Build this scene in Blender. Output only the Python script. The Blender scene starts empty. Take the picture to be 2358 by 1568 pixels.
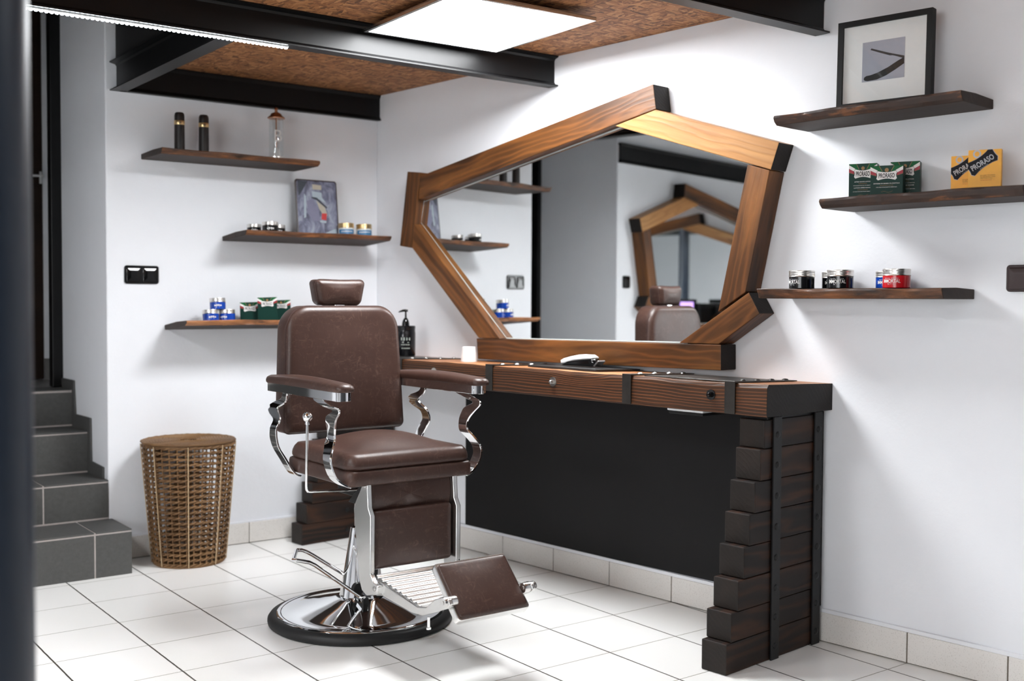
import bpy, bmesh, math, random
from mathutils import Vector, Matrix
random.seed(7)
sc = bpy.context.scene
COL = sc.collection
PI = math.pi
def R(a): return math.radians(a)
V = Vector

# ------------------------------------------------------------------ camera
F_PX = 2547.13
def rotm(a, b, c):
    Rz = Matrix.Rotation(a, 3, 'Z'); Rx = Matrix.Rotation(b, 3, 'X'); Ry = Matrix.Rotation(c, 3, 'Y')
    return Rz @ Rx @ Ry
RC = rotm(-.6398, -.0367, -.0054)
cam_d = bpy.data.cameras.new('camera'); cam = bpy.data.objects.new('camera', cam_d); COL.objects.link(cam)
right, fwd, up = RC.col[0], RC.col[1], RC.col[2]
mw = Matrix.Identity(4)
for i in range(3):
    mw[i][0] = right[i]; mw[i][1] = up[i]; mw[i][2] = -fwd[i]
mw.translation = V((-1.1408, -4.3358, 1.0904))
cam.matrix_world = mw
cam_d.sensor_fit = 'HORIZONTAL'; cam_d.sensor_width = 36; cam_d.lens = F_PX/2358*36
cam_d.clip_start = .05; cam_d.clip_end = 60
cam_d.dof.use_dof = True; cam_d.dof.focus_distance = 3.45; cam_d.dof.aperture_fstop = 2.3
sc.camera = cam
sc.view_settings.view_transform = 'Standard'
sc.view_settings.look = 'None'
sc.view_settings.gamma = 1
sc.view_settings.use_curve_mapping = False
sc.view_settings.exposure = 1.1

# ------------------------------------------------------------------ frames
# corner of the two walls; the right (mirror) wall is not quite square to the back wall
KX, KY = 1.509, .306
dv = V((.108, -.9942, 0)).normalized()
nv = V((dv.y, -dv.x, 0))
def frame(X, Y, o):
    m = Matrix.Identity(4); Z = X.cross(Y)
    for i in range(3): m[i][0] = X[i]; m[i][1] = Y[i]; m[i][2] = Z[i]
    m.translation = o
    return m
WF = frame(dv, -nv, V((KX, KY, 0)))          # right wall: x along wall towards camera, y into wall, z up
BF = Matrix.Translation((0, KY, 0))          # back wall: x along wall, y into wall
ID = Matrix.Identity(4)
def T(x, y, z): return Matrix.Translation((x, y, z))
def RZ(a): return Matrix.Rotation(R(a), 4, 'Z')
def RX(a): return Matrix.Rotation(R(a), 4, 'X')
def RY(a): return Matrix.Rotation(R(a), 4, 'Y')

# ------------------------------------------------------------------ materials
def s2l(c):
    return tuple((x/12.92 if x <= .04045 else ((x+.055)/1.055)**2.4) for x in c)
def rgb(r, g, b): return (*s2l((r/255, g/255, b/255)), 1)
class NT:
    def __init__(s, name):
        s.m = bpy.data.materials.new(name); s.m.use_nodes = True
        s.t = s.m.node_tree; s.n = s.t.nodes; s.l = s.t.links
        s.b = s.n['Principled BSDF']
    def node(s, t, **k):
        x = s.n.new(t)
        for a, v in k.items(): setattr(x, a, v)
        return x
    def set(s, nd, **k):
        for a, v in k.items(): nd.inputs[a.replace('_', ' ')].default_value = v
        return nd
    def lk(s, a, b): s.l.new(a, b)
    def coord(s, scale=(1, 1, 1), rnd=True, rot=(0, 0, 0)):
        tc = s.node('ShaderNodeTexCoord')
        mp = s.node('ShaderNodeMapping'); mp.inputs['Scale'].default_value = scale; mp.inputs['Rotation'].default_value = rot
        s.lk(tc.outputs['Object'], mp.inputs['Vector'])
        if rnd:
            oi = s.node('ShaderNodeObjectInfo')
            mu = s.node('ShaderNodeMath', operation='MULTIPLY'); mu.inputs[1].default_value = 37.0
            s.lk(oi.outputs['Random'], mu.inputs[0])
            cb = s.node('ShaderNodeCombineXYZ')
            for i in range(3): s.lk(mu.outputs[0], cb.inputs[i])
            s.lk(cb.outputs[0], mp.inputs['Location'])
        return mp.outputs['Vector']
    def noise(s, vec, scale=5, detail=3, rough=.5, dist=0):
        n = s.node('ShaderNodeTexNoise')
        n.inputs['Scale'].default_value = scale; n.inputs['Detail'].default_value = detail
        n.inputs['Roughness'].default_value = rough; n.inputs['Distortion'].default_value = dist
        s.lk(vec, n.inputs['Vector']); return n.outputs['Fac']
    def ramp(s, fac, stops):
        r = s.node('ShaderNodeValToRGB'); e = r.color_ramp.elements
        while len(e) > len(stops): e.remove(e[-1])
        while len(e) < len(stops): e.new(.5)
        for x, (p, c) in zip(e, stops): x.position = p; x.color = c if len(c) == 4 else (*c, 1)
        s.lk(fac, r.inputs['Fac']); return r.outputs['Color']
    def mix(s, fac, a, b, mode='MIX'):
        m = s.node('ShaderNodeMix', data_type='RGBA', blend_type=mode)
        if isinstance(fac, (int, float)): m.inputs[0].default_value = fac
        else: s.lk(fac, m.inputs[0])
        for i, x in ((6, a), (7, b)):
            if isinstance(x, tuple): m.inputs[i].default_value = x
            else: s.lk(x, m.inputs[i])
        return m.outputs[2]
    def math(s, op, a, b=None):
        m = s.node('ShaderNodeMath', operation=op)
        for i, x in ((0, a), (1, b)):
            if x is None: continue
            if isinstance(x, (int, float)): m.inputs[i].default_value = x
            else: s.lk(x, m.inputs[i])
        return m.outputs[0]
    def bump(s, h, strength=.2, dist=.01):
        b = s.node('ShaderNodeBump'); b.inputs['Strength'].default_value = strength; b.inputs['Distance'].default_value = dist
        s.lk(h, b.inputs['Height']); s.lk(b.outputs['Normal'], s.b.inputs['Normal'])
    def base(s, c):
        if isinstance(c, tuple): s.b.inputs['Base Color'].default_value = c
        else: s.lk(c, s.b.inputs['Base Color'])
    def pr(s, rough=.5, metal=0, **k):
        s.b.inputs['Roughness'].default_value = rough; s.b.inputs['Metallic'].default_value = metal
        for a, v in k.items(): s.b.inputs[a.replace('_', ' ')].default_value = v

def plain(name, col, rough=.5, metal=0, nscale=60, namt=.06, bump=0, **k):
    t = NT(name); t.pr(rough, metal, **k)
    n = t.noise(t.coord(), nscale, 3)
    d = tuple(x*(1-namt*2) for x in col[:3])+(1,); u = tuple(min(1, x*(1+namt)) for x in col[:3])+(1,)
    t.base(t.mix(n, d, u))
    if bump: t.bump(n, bump, .002)
    return t.m

def wood(name, dark, mid, light, lines=.5, lscale=30, rough=.45, line_col=None, contrast=(.3, .5, .72), bump=.15, knots=0, sharp=2.2):
    t = NT(name); t.pr(rough, 0, Specular_IOR_Level=.32)
    tc0 = t.coord((1, 1, 1)); sp = t.node('ShaderNodeSeparateXYZ'); t.lk(tc0, sp.inputs[0])
    n1 = t.noise(t.coord((1.1, 7, 7)), 1.6, 5, .55, .5)
    nl = t.noise(t.coord((1.3, 2.5, 2.5)), 1.1, 2)
    n1 = t.math('ADD', t.math('MULTIPLY', n1, .6), t.math('MULTIPLY', nl, .4))
    base = t.ramp(n1, [(contrast[0], dark), (contrast[1], mid), (contrast[2], light)])
    n2 = t.noise(t.coord((.8, 4, 4)), 1.5, 3, .55, .2)
    w = t.math('MULTIPLY', n2, 42.0)
    if knots:
        # knots: sparse stretched cells; the growth lines bend round them
        vo = t.node('ShaderNodeTexVoronoi'); vo.inputs['Scale'].default_value = 1.0; t.lk(t.coord((2.1, 9, 9)), vo.inputs['Vector'])
        kd = vo.outputs['Distance']
        kk = t.ramp(kd, [(0, (1, 1, 1)), (.34, (0, 0, 0))])
        w = t.math('ADD', w, t.math('MULTIPLY', kk, 16.0*knots))
    a = t.math('MULTIPLY', sp.outputs['Z'], lscale*6.283); b = t.math('MULTIPLY', sp.outputs['Y'], lscale*4.1)
    s_ = t.math('SINE', t.math('ADD', t.math('ADD', a, b), w))
    fine = t.noise(t.coord((1.5, 70, 70)), 2.0, 3, .6)
    s01 = t.math('ADD', t.math('MULTIPLY', s_, .5), .5)
    s2 = t.math('POWER', s01, sharp)
    amp = t.noise(t.coord((.9, 9, 9)), 1.7, 2)
    lm = t.math('MULTIPLY', t.math('MULTIPLY', t.math('MULTIPLY', s2, fine), amp), lines*3.6)
    c = t.mix(lm, base, line_col or light)
    c = t.mix(t.math('MULTIPLY', fine, .5), c, dark)
    if knots:
        c = t.mix(t.ramp(kd, [(.05, (.85, .85, .85)), (.115, (.4, .4, .4)), (.15, (0, 0, 0))]), c, dark)
    t.base(c)
    t.bump(t.math('ADD', s2, fine), bump, .0015)
    return t.m

M = {}
def build_materials():
    # plaster
    for nm, c, bs in (('plaster', rgb(226, 228, 234), .25),):
        t = NT(nm); t.pr(.75)
        n = t.noise(t.coord(rnd=False), 5, 6, .6); n2 = t.noise(t.coord(rnd=False), 90, 2)
        t.base(t.mix(n, rgb(232, 234, 239), rgb(240, 242, 246)))
        t.bump(t.math('ADD', n, t.math('MULTIPLY', n2, .15)), bs, .01); M[nm] = t.m
    # floor tiles
    t = NT('floor_tile'); t.pr(.28)
    tc = t.node('ShaderNodeTexCoord'); sp = t.node('ShaderNodeSeparateXYZ'); t.lk(tc.outputs['Object'], sp.inputs[0])
    wob = t.noise(t.coord(rnd=False), 30, 2)
    def line(out, per, half):
        w = t.math('ADD', out, t.math('MULTIPLY', t.math('SUBTRACT', wob, .5), .0022))
        m = t.math('PINGPONG', t.math('ADD', w, 100*per), per/2)
        return t.math('LESS_THAN', m, half)
    lx = line(sp.outputs['X'], .28284, .0026); ly = line(sp.outputs['Y'], .3, .0017)
    n = t.noise(t.coord(rnd=False), 2.2, 3); spk = t.noise(t.coord(rnd=False), 420, 2)
    tile = t.mix(n, rgb(244, 243, 240), rgb(250, 249, 248))
    dirt = t.noise(t.coord(rnd=False), 7, 3)
    g1 = t.mix(dirt, rgb(40, 40, 34), rgb(78, 72, 62)); g2 = t.mix(dirt, rgb(60, 52, 46), rgb(190, 184, 172))
    c = t.mix(ly, tile, g2); c = t.mix(lx, c, g1)
    t.base(c)
    g = t.math('MAXIMUM', lx, ly)
    t.bump(t.math('SUBTRACT', 1.0, g), .35, .002); M['floor_tile'] = t.m
    # OSB boards
    t = NT('osb'); t.pr(.7)
    v1 = t.coord((26, 95, 20), False, (0, 0, .5)); v2 = t.coord((95, 24, 20), False, (0, 0, .35)); v3 = t.coord((34, 34, 20), False)
    cols = []
    for v in (v1, v2):
        vo = t.node('ShaderNodeTexVoronoi'); vo.inputs['Scale'].default_value = 1.0
        nd = t.noise(t.coord(rnd=False), 22, 3); mx = t.node('ShaderNodeVectorMath', operation='ADD')
        cb = t.node('ShaderNodeCombineXYZ')
        k = t.math('MULTIPLY', nd, 2.2); t.lk(k, cb.inputs[0]); t.lk(k, cb.inputs[1])
        t.lk(v, mx.inputs[0]); t.lk(cb.outputs[0], mx.inputs[1]); t.lk(mx.outputs[0], vo.inputs['Vector'])
        sx = t.node('ShaderNodeSeparateColor'); t.lk(vo.outputs['Color'], sx.inputs[0]); cols.append(sx.outputs[0])
    sel = t.math('GREATER_THAN', t.noise(t.coord(rnd=False), 22, 2), .5)
    fac = t.mix(sel, cols[0], cols[1])
    fx = t.node('ShaderNodeSeparateColor'); t.lk(fac, fx.inputs[0])
    fine = t.noise(v1, 2.5, 4, .6)
    f = t.math('ADD', t.math('MULTIPLY', fx.outputs[0], .6), t.math('MULTIPLY', fine, .4))
    t.base(t.ramp(f, [(.12, rgb(66, 40, 22)), (.35, rgb(128, 82, 48)), (.6, rgb(160, 108, 66)), (.85, rgb(186, 138, 92))]))
    t.bump(f, .4, .003); M['osb'] = t.m
    # woods
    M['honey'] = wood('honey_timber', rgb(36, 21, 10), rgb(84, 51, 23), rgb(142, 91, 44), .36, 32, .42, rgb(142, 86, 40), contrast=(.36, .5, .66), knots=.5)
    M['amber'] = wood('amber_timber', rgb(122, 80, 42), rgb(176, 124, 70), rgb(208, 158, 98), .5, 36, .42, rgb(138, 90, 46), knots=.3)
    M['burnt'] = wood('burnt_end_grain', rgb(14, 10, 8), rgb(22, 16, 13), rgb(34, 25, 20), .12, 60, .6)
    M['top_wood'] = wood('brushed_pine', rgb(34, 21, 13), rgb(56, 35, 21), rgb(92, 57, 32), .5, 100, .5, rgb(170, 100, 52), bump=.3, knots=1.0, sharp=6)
    M['top_face'] = wood('pale_pine_top', rgb(110, 70, 44), rgb(160, 106, 68), rgb(204, 150, 104), .4, 30, .45, rgb(210, 150, 100))  # paler wood colour for the worktop faces that point up
    M['stack_wood'] = wood('charred_timber', rgb(15, 11, 9), rgb(26, 17, 13), rgb(52, 32, 20), .25, 24, .55, rgb(108, 64, 36))
    M['stack_end'] = wood('charred_end_grain', rgb(20, 16, 14), rgb(31, 24, 20), rgb(44, 34, 28), .15, 60, .6)
    # live edge shelf boards: dark stain, bark patches at the edge
    t = NT('shelf_board'); t.pr(.5)
    n1 = t.noise(t.coord((2.2, 9, 9)), 3.0, 5, .65, .4); fine = t.noise(t.coord((2, 55, 55)), 2, 3)
    c = t.ramp(n1, [(.42, rgb(44, 29, 22)), (.53, rgb(62, 39, 26)), (.58, rgb(108, 66, 36)), (.75, rgb(140, 88, 48))])
    t.base(t.mix(t.math('MULTIPLY', fine, .5), c, rgb(48, 31, 23))); t.bump(n1, .3, .003); M['shelf'] = t.m
    t = NT('shelf_light_edge'); t.pr(.5)
    n1 = t.noise(t.coord((1.6, 8, 8)), 3.0, 5, .65, .4)
    c = t.ramp(n1, [(.3, rgb(86, 54, 34)), (.45, rgb(152, 98, 58)), (.65, rgb(190, 130, 82))]); t.base(c); M['shelf_edge'] = t.m
    t = NT('shelf_mid_edge'); t.pr(.5)
    n1 = t.noise(t.coord((1.8, 9, 9)), 3.0, 5, .65, .4)
    t.base(t.ramp(n1, [(.36, rgb(44, 28, 19)), (.5, rgb(92, 57, 33)), (.68, rgb(140, 88, 50))])); M['shelf_mid'] = t.m
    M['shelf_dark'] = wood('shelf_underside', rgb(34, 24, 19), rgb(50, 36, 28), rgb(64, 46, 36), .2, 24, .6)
    # leather
    t = NT('brown_leather'); t.pr(.4, 0, Specular_IOR_Level=.4)
    v = t.coord(rnd=False); n1 = t.noise(v, 6, 5, .6); 
    vs = t.coord((50, 17, 20), False, (.6, .9, .4)); scr = t.noise(vs, 1.0, 6, .7, 2.2)
    vs2 = t.coord((17, 46, 52), False, (-.5, .7, -.8)); scr2 = t.noise(vs2, 1.0, 6, .7, 2.2)
    msk = t.ramp(t.noise(v, 9, 3, .6), [(.38, (.1, .1, .1)), (.58, (1, 1, 1))])
    c = t.mix(n1, rgb(50, 32, 27), rgb(73, 50, 42))
    k = t.math('MAXIMUM', t.ramp(scr, [(.545, (0, 0, 0)), (.68, (1, 1, 1))]), t.ramp(scr2, [(.545, (0, 0, 0)), (.68, (1, 1, 1))]))
    c = t.mix(t.math('MULTIPLY', t.math('MULTIPLY', k, msk), .38), c, rgb(116, 92, 82)); t.base(c)
    g = t.node('ShaderNodeTexVoronoi'); g.inputs['Scale'].default_value = 420; t.lk(v, g.inputs['Vector'])
    t.bump(t.math('ADD', t.math('MULTIPLY', g.outputs['Distance'], .3), t.math('MULTIPLY', scr, .5)), .1, .002)
    t.lk(t.math('ADD', .34, t.math('MULTIPLY', n1, .14)), t.b.inputs['Roughness']); M['leather'] = t.m
    M['thread'] = plain('seam_thread', rgb(70, 50, 46), .6)
    M['chrome'] = plain('chrome', (.86, .87, .88, 1), .05, 1, 20, .01)
    M['satin'] = plain('satin_aluminium', (.72, .72, .71, 1), .26, 1, 90, .04)
    M['steel_black'] = plain('black_painted_steel', rgb(9, 9, 10), .42, 0, 40, .15, .1, Specular_IOR_Level=.28)
    M['iron'] = plain('raw_iron_strap', rgb(58, 55, 52), .45, .6, 24, .3, .15)
    M['iron_black'] = plain('black_iron_strap', rgb(24, 24, 25), .5, .3, 30, .15, .1)
    M['steel_cap'] = plain('zinc_steel', (.55, .55, .54, 1), .3, 1)
    M['rubber'] = plain('black_rubber', rgb(18, 18, 19), .55, 0, 200, .1)
    M['black_gloss'] = plain('black_gloss_plastic', rgb(10, 10, 11), .12)
    M['black_matt'] = plain('black_matt', rgb(14, 14, 15), .7)
    M['post_blue'] = plain('navy_painted_steel', rgb(34, 44, 58), .38, 0, 30, .06)
    t = NT('black_board'); t.pr(.65, 0, Specular_IOR_Level=.3)
    n = t.noise(t.coord((1, 1, 2)), 3, 5, .6); t.base(t.mix(n, rgb(13, 12, 13), rgb(20, 19, 20))); M['board'] = t.m
    t = NT('stone_tile'); t.pr(.6)
    n = t.noise(t.coord(), 60, 4, .7); n2 = t.noise(t.coord(), 5, 3)
    t.base(t.mix(n, rgb(62, 62, 61), t.mix(n2, rgb(82, 82, 81), rgb(92, 92, 90)))); t.bump(n, .15, .002); M['stone'] = t.m
    M['grout'] = plain('pale_grout', rgb(168, 160, 156), .9, 0, 80, .1)
    M['grout_brown'] = plain('brown_grout', rgb(112, 102, 88), .9, 0, 40, .25)
    t = NT('skirting_tile'); t.pr(.5)
    n = t.noise(t.coord(), 260, 2); n2 = t.noise(t.coord(), 6, 3)
    t.base(t.mix(t.math('MULTIPLY', t.math('GREATER_THAN', n, .62), .35), t.mix(n2, rgb(224, 220, 215), rgb(234, 231, 227)), rgb(176, 170, 162))); M['skirt'] = t.m
    t = NT('mirror_glass'); t.pr(.008, 1); t.base((.9, .92, .92, 1)); M['mirror'] = t.m
    M['glass_edge'] = plain('polished_glass_edge', rgb(170, 176, 174), .15)
    t = NT('clear_glass'); t.pr(.02); t.b.inputs['Transmission Weight'].default_value = 1; t.b.inputs['IOR'].default_value = 1.2; t.base((.94, .95, .95, 1)); M['glass'] = t.m
    M['wicker'] = wood('wicker_cane', rgb(84, 60, 38), rgb(124, 92, 60), rgb(160, 124, 84), .1, 40, .55)
    M['wicker_pale'] = plain('pale_cane', rgb(186, 160, 126), .6)
    M['white_plastic'] = plain('white_plastic', rgb(240, 241, 242), .35)
    M['white_paper'] = plain('white_paper', rgb(250, 248, 247), .8, 0, 60, .02)
    M['alu_lid'] = plain('aluminium_lid', (.78, .76, .73, 1), .28, 1, 60, .03)
    M['gold_lid'] = plain('gold_lid', (.75, .55, .28, 1), .3, 1)
    M['copper'] = plain('copper', (.55, .26, .14, 1), .3, 1)
    M['gold_print'] = plain('gold_print', rgb(150, 112, 66), .5)
    M['ink_black'] = plain('black_ink', rgb(16, 16, 26), .5, Specular_IOR_Level=.18)
    M['ink_white'] = plain('white_ink', rgb(238, 236, 234), .5)
    M['ink_silver'] = plain('silver_ink', rgb(196, 196, 200), .45, Specular_IOR_Level=.18)
    M['ink_grey'] = plain('grey_ink', rgb(150, 158, 150), .5)
    M['ink_brown'] = plain('brown_ink', rgb(98, 62, 24), .6)
    M['ink_red'] = plain('red_ink', rgb(176, 70, 30), .6)
    M['ribbon_red'] = plain('crimson_print', rgb(158, 12, 40), .45)
    M['carton_green'] = plain('bottle_green_carton', rgb(10, 52, 44), .42, Specular_IOR_Level=.18)
    M['carton_leaf'] = plain('leaf_green_print', rgb(12, 96, 52), .42, Specular_IOR_Level=.18)
    M['carton_moss'] = plain('deep_green_print', rgb(22, 62, 48), .42, Specular_IOR_Level=.18)
    M['carton_yellow'] = plain('yellow_carton', rgb(250, 178, 42), .45)
    M['jar_black'] = plain('black_jar_body', rgb(11, 12, 15), .18)
    M['jar_blue'] = plain('cobalt_jar_body', rgb(14, 66, 168), .22)
    M['jar_red'] = plain('red_jar_body', rgb(205, 22, 34), .22)
    M['jar_white'] = plain('white_jar_body', rgb(236, 236, 234), .3)
    M['label_blue'] = plain('blue_label', rgb(62, 126, 172), .4)
    M['door_brown'] = wood('dark_brown_door', rgb(28, 18, 12), rgb(40, 25, 16), rgb(54, 34, 22), .2, 14, .5)
    M['void_black'] = plain('black_painted_boards', rgb(16, 15, 15), .7)
    M['dark_front'] = plain('dark_shopfront', rgb(70, 70, 74), .6, 0, 4, .1)
    M['bark'] = plain('landing_stone', rgb(120, 118, 116), .5)
    M['slate'] = plain('photo_backdrop', rgb(186, 187, 200), .6, 0, 8, .12)
    M['photo_dark'] = plain('photo_dark_steel', rgb(52, 52, 54), .5)
    M['photo_black'] = plain('photo_black_handle', rgb(22, 20, 20), .5)
    M['switch'] = plain('switch_plastic', rgb(9, 9, 10), .14)
    M['switch_brown'] = plain('brown_switch_plastic', rgb(52, 36, 36), .4)
    M['soap_black'] = plain('black_bottle', rgb(12, 13, 16), .2)
    M['mat_rubber'] = plain('black_rubber_mat', rgb(26, 26, 27), .5, 0, 300, .2, .3)
    M['mat_steel'] = plain('dark_metal_plate', rgb(58, 56, 54), .38, .5, 14, .15)
    for nm, c, st in (('led_panel_light', (.965, .985, 1, 1), 25.0), ('led_panel_fill', (.955, .98, 1, 1), 3.5), ('led_panel_left', (.955, .98, 1, 1), 21.0), ('frosted_daylight', (.95, .98, 1, 1), 4.8), ('led_strip_light', (.86, .95, 1, 1), 26.0), ('violet_screen', (.38, .05, .85, 1), .8)):
        t = NT(nm); t.b.inputs['Emission Color'].default_value = c; t.b.inputs['Emission Strength'].default_value = st
        t.base((.8, .8, .8, 1)); M[nm] = t.m
    t = NT('tin_picture'); t.pr(.35)
    n = t.noise(t.coord((1, 1, .6)), 24, 4, .6, .8)
    t.base(t.ramp(n, [(.3, rgb(70, 70, 86)), (.47, rgb(110, 112, 134)), (.6, rgb(142, 148, 168)), (.75, rgb(180, 182, 190))])); M['tin'] = t.m
    M['tin_edge'] = plain('tin_rim', rgb(58, 46, 46), .4)
    M['cigar'] = plain('dark_brown_tube', rgb(30, 22, 19), .45)
build_materials()

# ------------------------------------------------------------------ mesh builder
class MB:
    def __init__(s): s.v = []; s.f = []; s.mi = []
    def add(s, vs, fs, mi=0):
        o = len(s.v); s.v += [V(p) for p in vs]
        for f in fs: s.f.append([o+i for i in f]); s.mi.append(mi)
        return s
    def box(s, x0, x1, y0, y1, z0, z1, mi=0, m=None):
        P = [V((x, y, z)) for z in (z0, z1) for y in (y0, y1) for x in (x0, x1)]
        if m: P = [m @ p for p in P]
        return s.add(P, [(0, 2, 3, 1), (4, 5, 7, 6), (0, 1, 5, 4), (2, 6, 7, 3), (0, 4, 6, 2), (1, 3, 7, 5)], mi)
    def prism(s, poly, vec, mi=0):
        n = len(poly); a = [V(p) for p in poly]; b = [p+V(vec) for p in a]
        return s.add(a+b, [tuple(range(n))[::-1], tuple(range(n, 2*n))]+[(i, (i+1) % n, n+(i+1) % n, n+i) for i in range(n)], mi)
    def loft(s, rings, mi=0, cap=True, closed=False, wrap=True):
        n = len(rings[0]); o = len(s.v)
        for r in rings: s.v += [V(p) for p in r]
        m = len(rings)
        for j in range(m if closed else m-1):
            for i in range(n if wrap else n-1):
                a = o+j*n+i; b = o+j*n+(i+1) % n; c = o+((j+1) % m)*n+(i+1) % n; d = o+((j+1) % m)*n+i
                s.f.append([a, b, c, d]); s.mi.append(mi)
        if cap and not closed:
            s.f.append([o+i for i in range(n)][::-1]); s.mi.append(mi)
            s.f.append([o+(m-1)*n+i for i in range(n)]); s.mi.append(mi)
        return s
    def tube(s, pts, r, seg=8, closed=False, mi=0):
        pts = [V(p) for p in pts]; n = len(pts); rr = r if isinstance(r, (list, tuple)) else [r]*n
        tg = []
        for i in range(n):
            a = pts[(i-1) % n] if (closed or i > 0) else pts[i]; b = pts[(i+1) % n] if (closed or i < n-1) else pts[i]
            tg.append((b-a).normalized())
        u = tg[0].orthogonal().normalized(); rings = []
        for i in range(n):
            u = (u-tg[i]*u.dot(tg[i])).normalized(); w = tg[i].cross(u)
            rings.append([pts[i]+(u*math.cos(2*PI*k/seg)+w*math.sin(2*PI*k/seg))*rr[i] for k in range(seg)])
        return s.loft(rings, mi, closed=closed)
    def lathe(s, prof, c=(0, 0, 0), seg=48, mi=0, m=None, cap=True):
        c = V(c); rings = []
        for r, z in prof:
            ring = [V((r*math.cos(2*PI*k/seg), r*math.sin(2*PI*k/seg), z)) for k in range(seg)]
            rings.append([(m @ p if m else p)+c for p in ring])
        return s.loft(rings, mi, cap=cap)
    def sphere(s, c, r, seg=20, mi=0):
        return s.lathe([(max(1e-4, r*math.sin(PI*k/12)), -r*math.cos(PI*k/12)) for k in range(13)], c, seg, mi)
    def pillow(s, out, layers, fn, puff=0, pexp=2.0, nr=8, puff_back=0, mi=0):
        """out: closed 2-D outline; layers: (depth, inset); fn(a,b,d) -> 3-D; domed caps"""
        n = len(out); P = [V((a, b)) for a, b in out]
        area = sum(P[i].x*P[(i+1) % n].y-P[(i+1) % n].x*P[i].y for i in range(n))
        nr_ = []
        for i in range(n):
            t = (P[(i+1) % n]-P[i-1]); k = V((-t.y, t.x)).normalized()
            nr_.append(k if area > 0 else -k)
        cx = sum(p.x for p in P)/n; cy = sum(p.y for p in P)/n
        rings = []
        def ring(d, inset): return [(P[i]+nr_[i]*inset, d) for i in range(n)]
        L = [ring(d, i) for d, i in layers]
        def cap(base, pf):
            res = []; hx = max(abs(p.x-cx) for p, d in base); hy = max(abs(p.y-cy) for p, d in base)
            for k in range(1, nr+1):
                sc_ = 1-k/nr
                if k == nr: sc_ = .002
                row = []
                for p, d in base:
                    q = V((cx, cy))+(p-V((cx, cy)))*sc_
                    u = min(1, abs(q.x-cx)/hx); w = min(1, abs(q.y-cy)/hy)
                    row.append((q, d+pf*(1-u**pexp)*(1-w**pexp)*(1-sc_**5)))
                res.append(row)
            return res
        allr = cap(L[0], puff_back)[::-1]+L+cap(L[-1], puff)
        return s.loft([[fn(p.x, p.y, d) for p, d in r] for r in allr], mi)
    def build(s, name, mats, parent=None, local=None, bevel=0, seg=2, smooth=35, endmat=None, recalc=True, sub=0):
        me = bpy.data.meshes.new(name); me.from_pydata([tuple(p) for p in s.v], [], s.f); me.validate()
        if not isinstance(mats, (list, tuple)): mats = [mats]
        for x in mats: me.materials.append(M[x] if isinstance(x, str) else x)
        if len(me.polygons) == len(s.mi):
            me.polygons.foreach_set('material_index', s.mi)
        if recalc:
            b = bmesh.new(); b.from_mesh(me); bmesh.ops.recalc_face_normals(b, faces=b.faces); b.to_mesh(me); b.free()
        if endmat is not None:
            for p in me.polygons:
                if abs(p.normal.x) > .6: p.material_index = endmat
        if smooth:
            me.polygons.foreach_set('use_smooth', [True]*len(me.polygons)); me.set_sharp_from_angle(angle=R(smooth))
        ob = bpy.data.objects.new(name, me); COL.objects.link(ob)
        if parent: ob.parent = parent
        if local is not None:
            if parent: ob.matrix_local = local
            else: ob.matrix_world = local
        if bevel:
            md = ob.modifiers.new('bevel', 'BEVEL'); md.width = bevel; md.segments = seg; md.limit_method = 'ANGLE'; md.angle_limit = R(40)
        if sub:
            md = ob.modifiers.new('subdivision', 'SUBSURF'); md.levels = sub; md.render_levels = sub
        return ob

def thing(name, label, cat, mat=ID, group=None):
    o = bpy.data.objects.new(name, None); COL.objects.link(o); o.matrix_world = mat; o.empty_display_size = .05
    return tag(o, label, cat, group)
def tag(o, label, cat, group=None):
    o['label'] = label; o['category'] = cat
    if group: o['group'] = group
    return o
def struct(o): o['kind'] = 'structure'; return o
def copy_tree(o, parent=None):
    c = o.copy(); COL.objects.link(c)
    if parent: c.parent = parent; c.matrix_parent_inverse = o.matrix_parent_inverse.copy()
    for ch in list(o.children): copy_tree(ch, c)
    return c

def rrect(x0, x1, y0, y1, r, k=6):
    """rounded rectangle outline; r single or 4 radii (bl, br, tr, tl)"""
    rs = r if isinstance(r, (list, tuple)) else [r]*4
    pts = []
    for (cx, cy, a0, q) in ((x0, y0, 180, 0), (x1, y0, 270, 1), (x1, y1, 0, 2), (x0, y1, 90, 3)):
        rr = max(rs[q], 1e-4)
        ox = cx+rr if cx == x0 else cx-rr; oy = cy+rr if cy == y0 else cy-rr
        for i in range(k+1):
            a = R(a0+90*i/k); pts.append((ox+rr*math.cos(a), oy+rr*math.sin(a)))
    return pts
def dens(out, step=.02):
    o = []
    for i in range(len(out)):
        a = V(out[i]); b = V(out[(i+1) % len(out)]); n = max(1, int((b-a).length/step))
        for k in range(n): p = a.lerp(b, k/n); o.append((p.x, p.y))
    return o

_txt = {}
def text2d(s, h, bold=0.0, wide=1.0, spacing=1.0):
    """flat lettering as (verts, faces), centred on x, baseline at 0, cap height h"""
    key = (s, bold, spacing)
    if key not in _txt:
        cu = bpy.data.curves.new('lettering', 'FONT'); cu.body = s; cu.size = 1; cu.offset = bold; cu.space_character = spacing; cu.resolution_u = 3
        ob = bpy.data.objects.new('lettering', cu); COL.objects.link(ob)
        bpy.context.view_layer.update()
        dg = bpy.context.evaluated_depsgraph_get(); me = bpy.data.meshes.new_from_object(ob.evaluated_get(dg))
        vs = [(v.co.x, v.co.y) for v in me.vertices]; fs = [tuple(p.vertices) for p in me.polygons]
        bpy.data.objects.remove(ob); bpy.data.meshes.remove(me); bpy.data.curves.remove(cu)
        _txt[key] = (vs, fs)
    vs, fs = _txt[key]
    xs = [v[0] for v in vs]; cx = (min(xs)+max(xs))/2; k = h/.70
    return [((x-cx)*k*wide, y*k) for x, y in vs], fs
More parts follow.
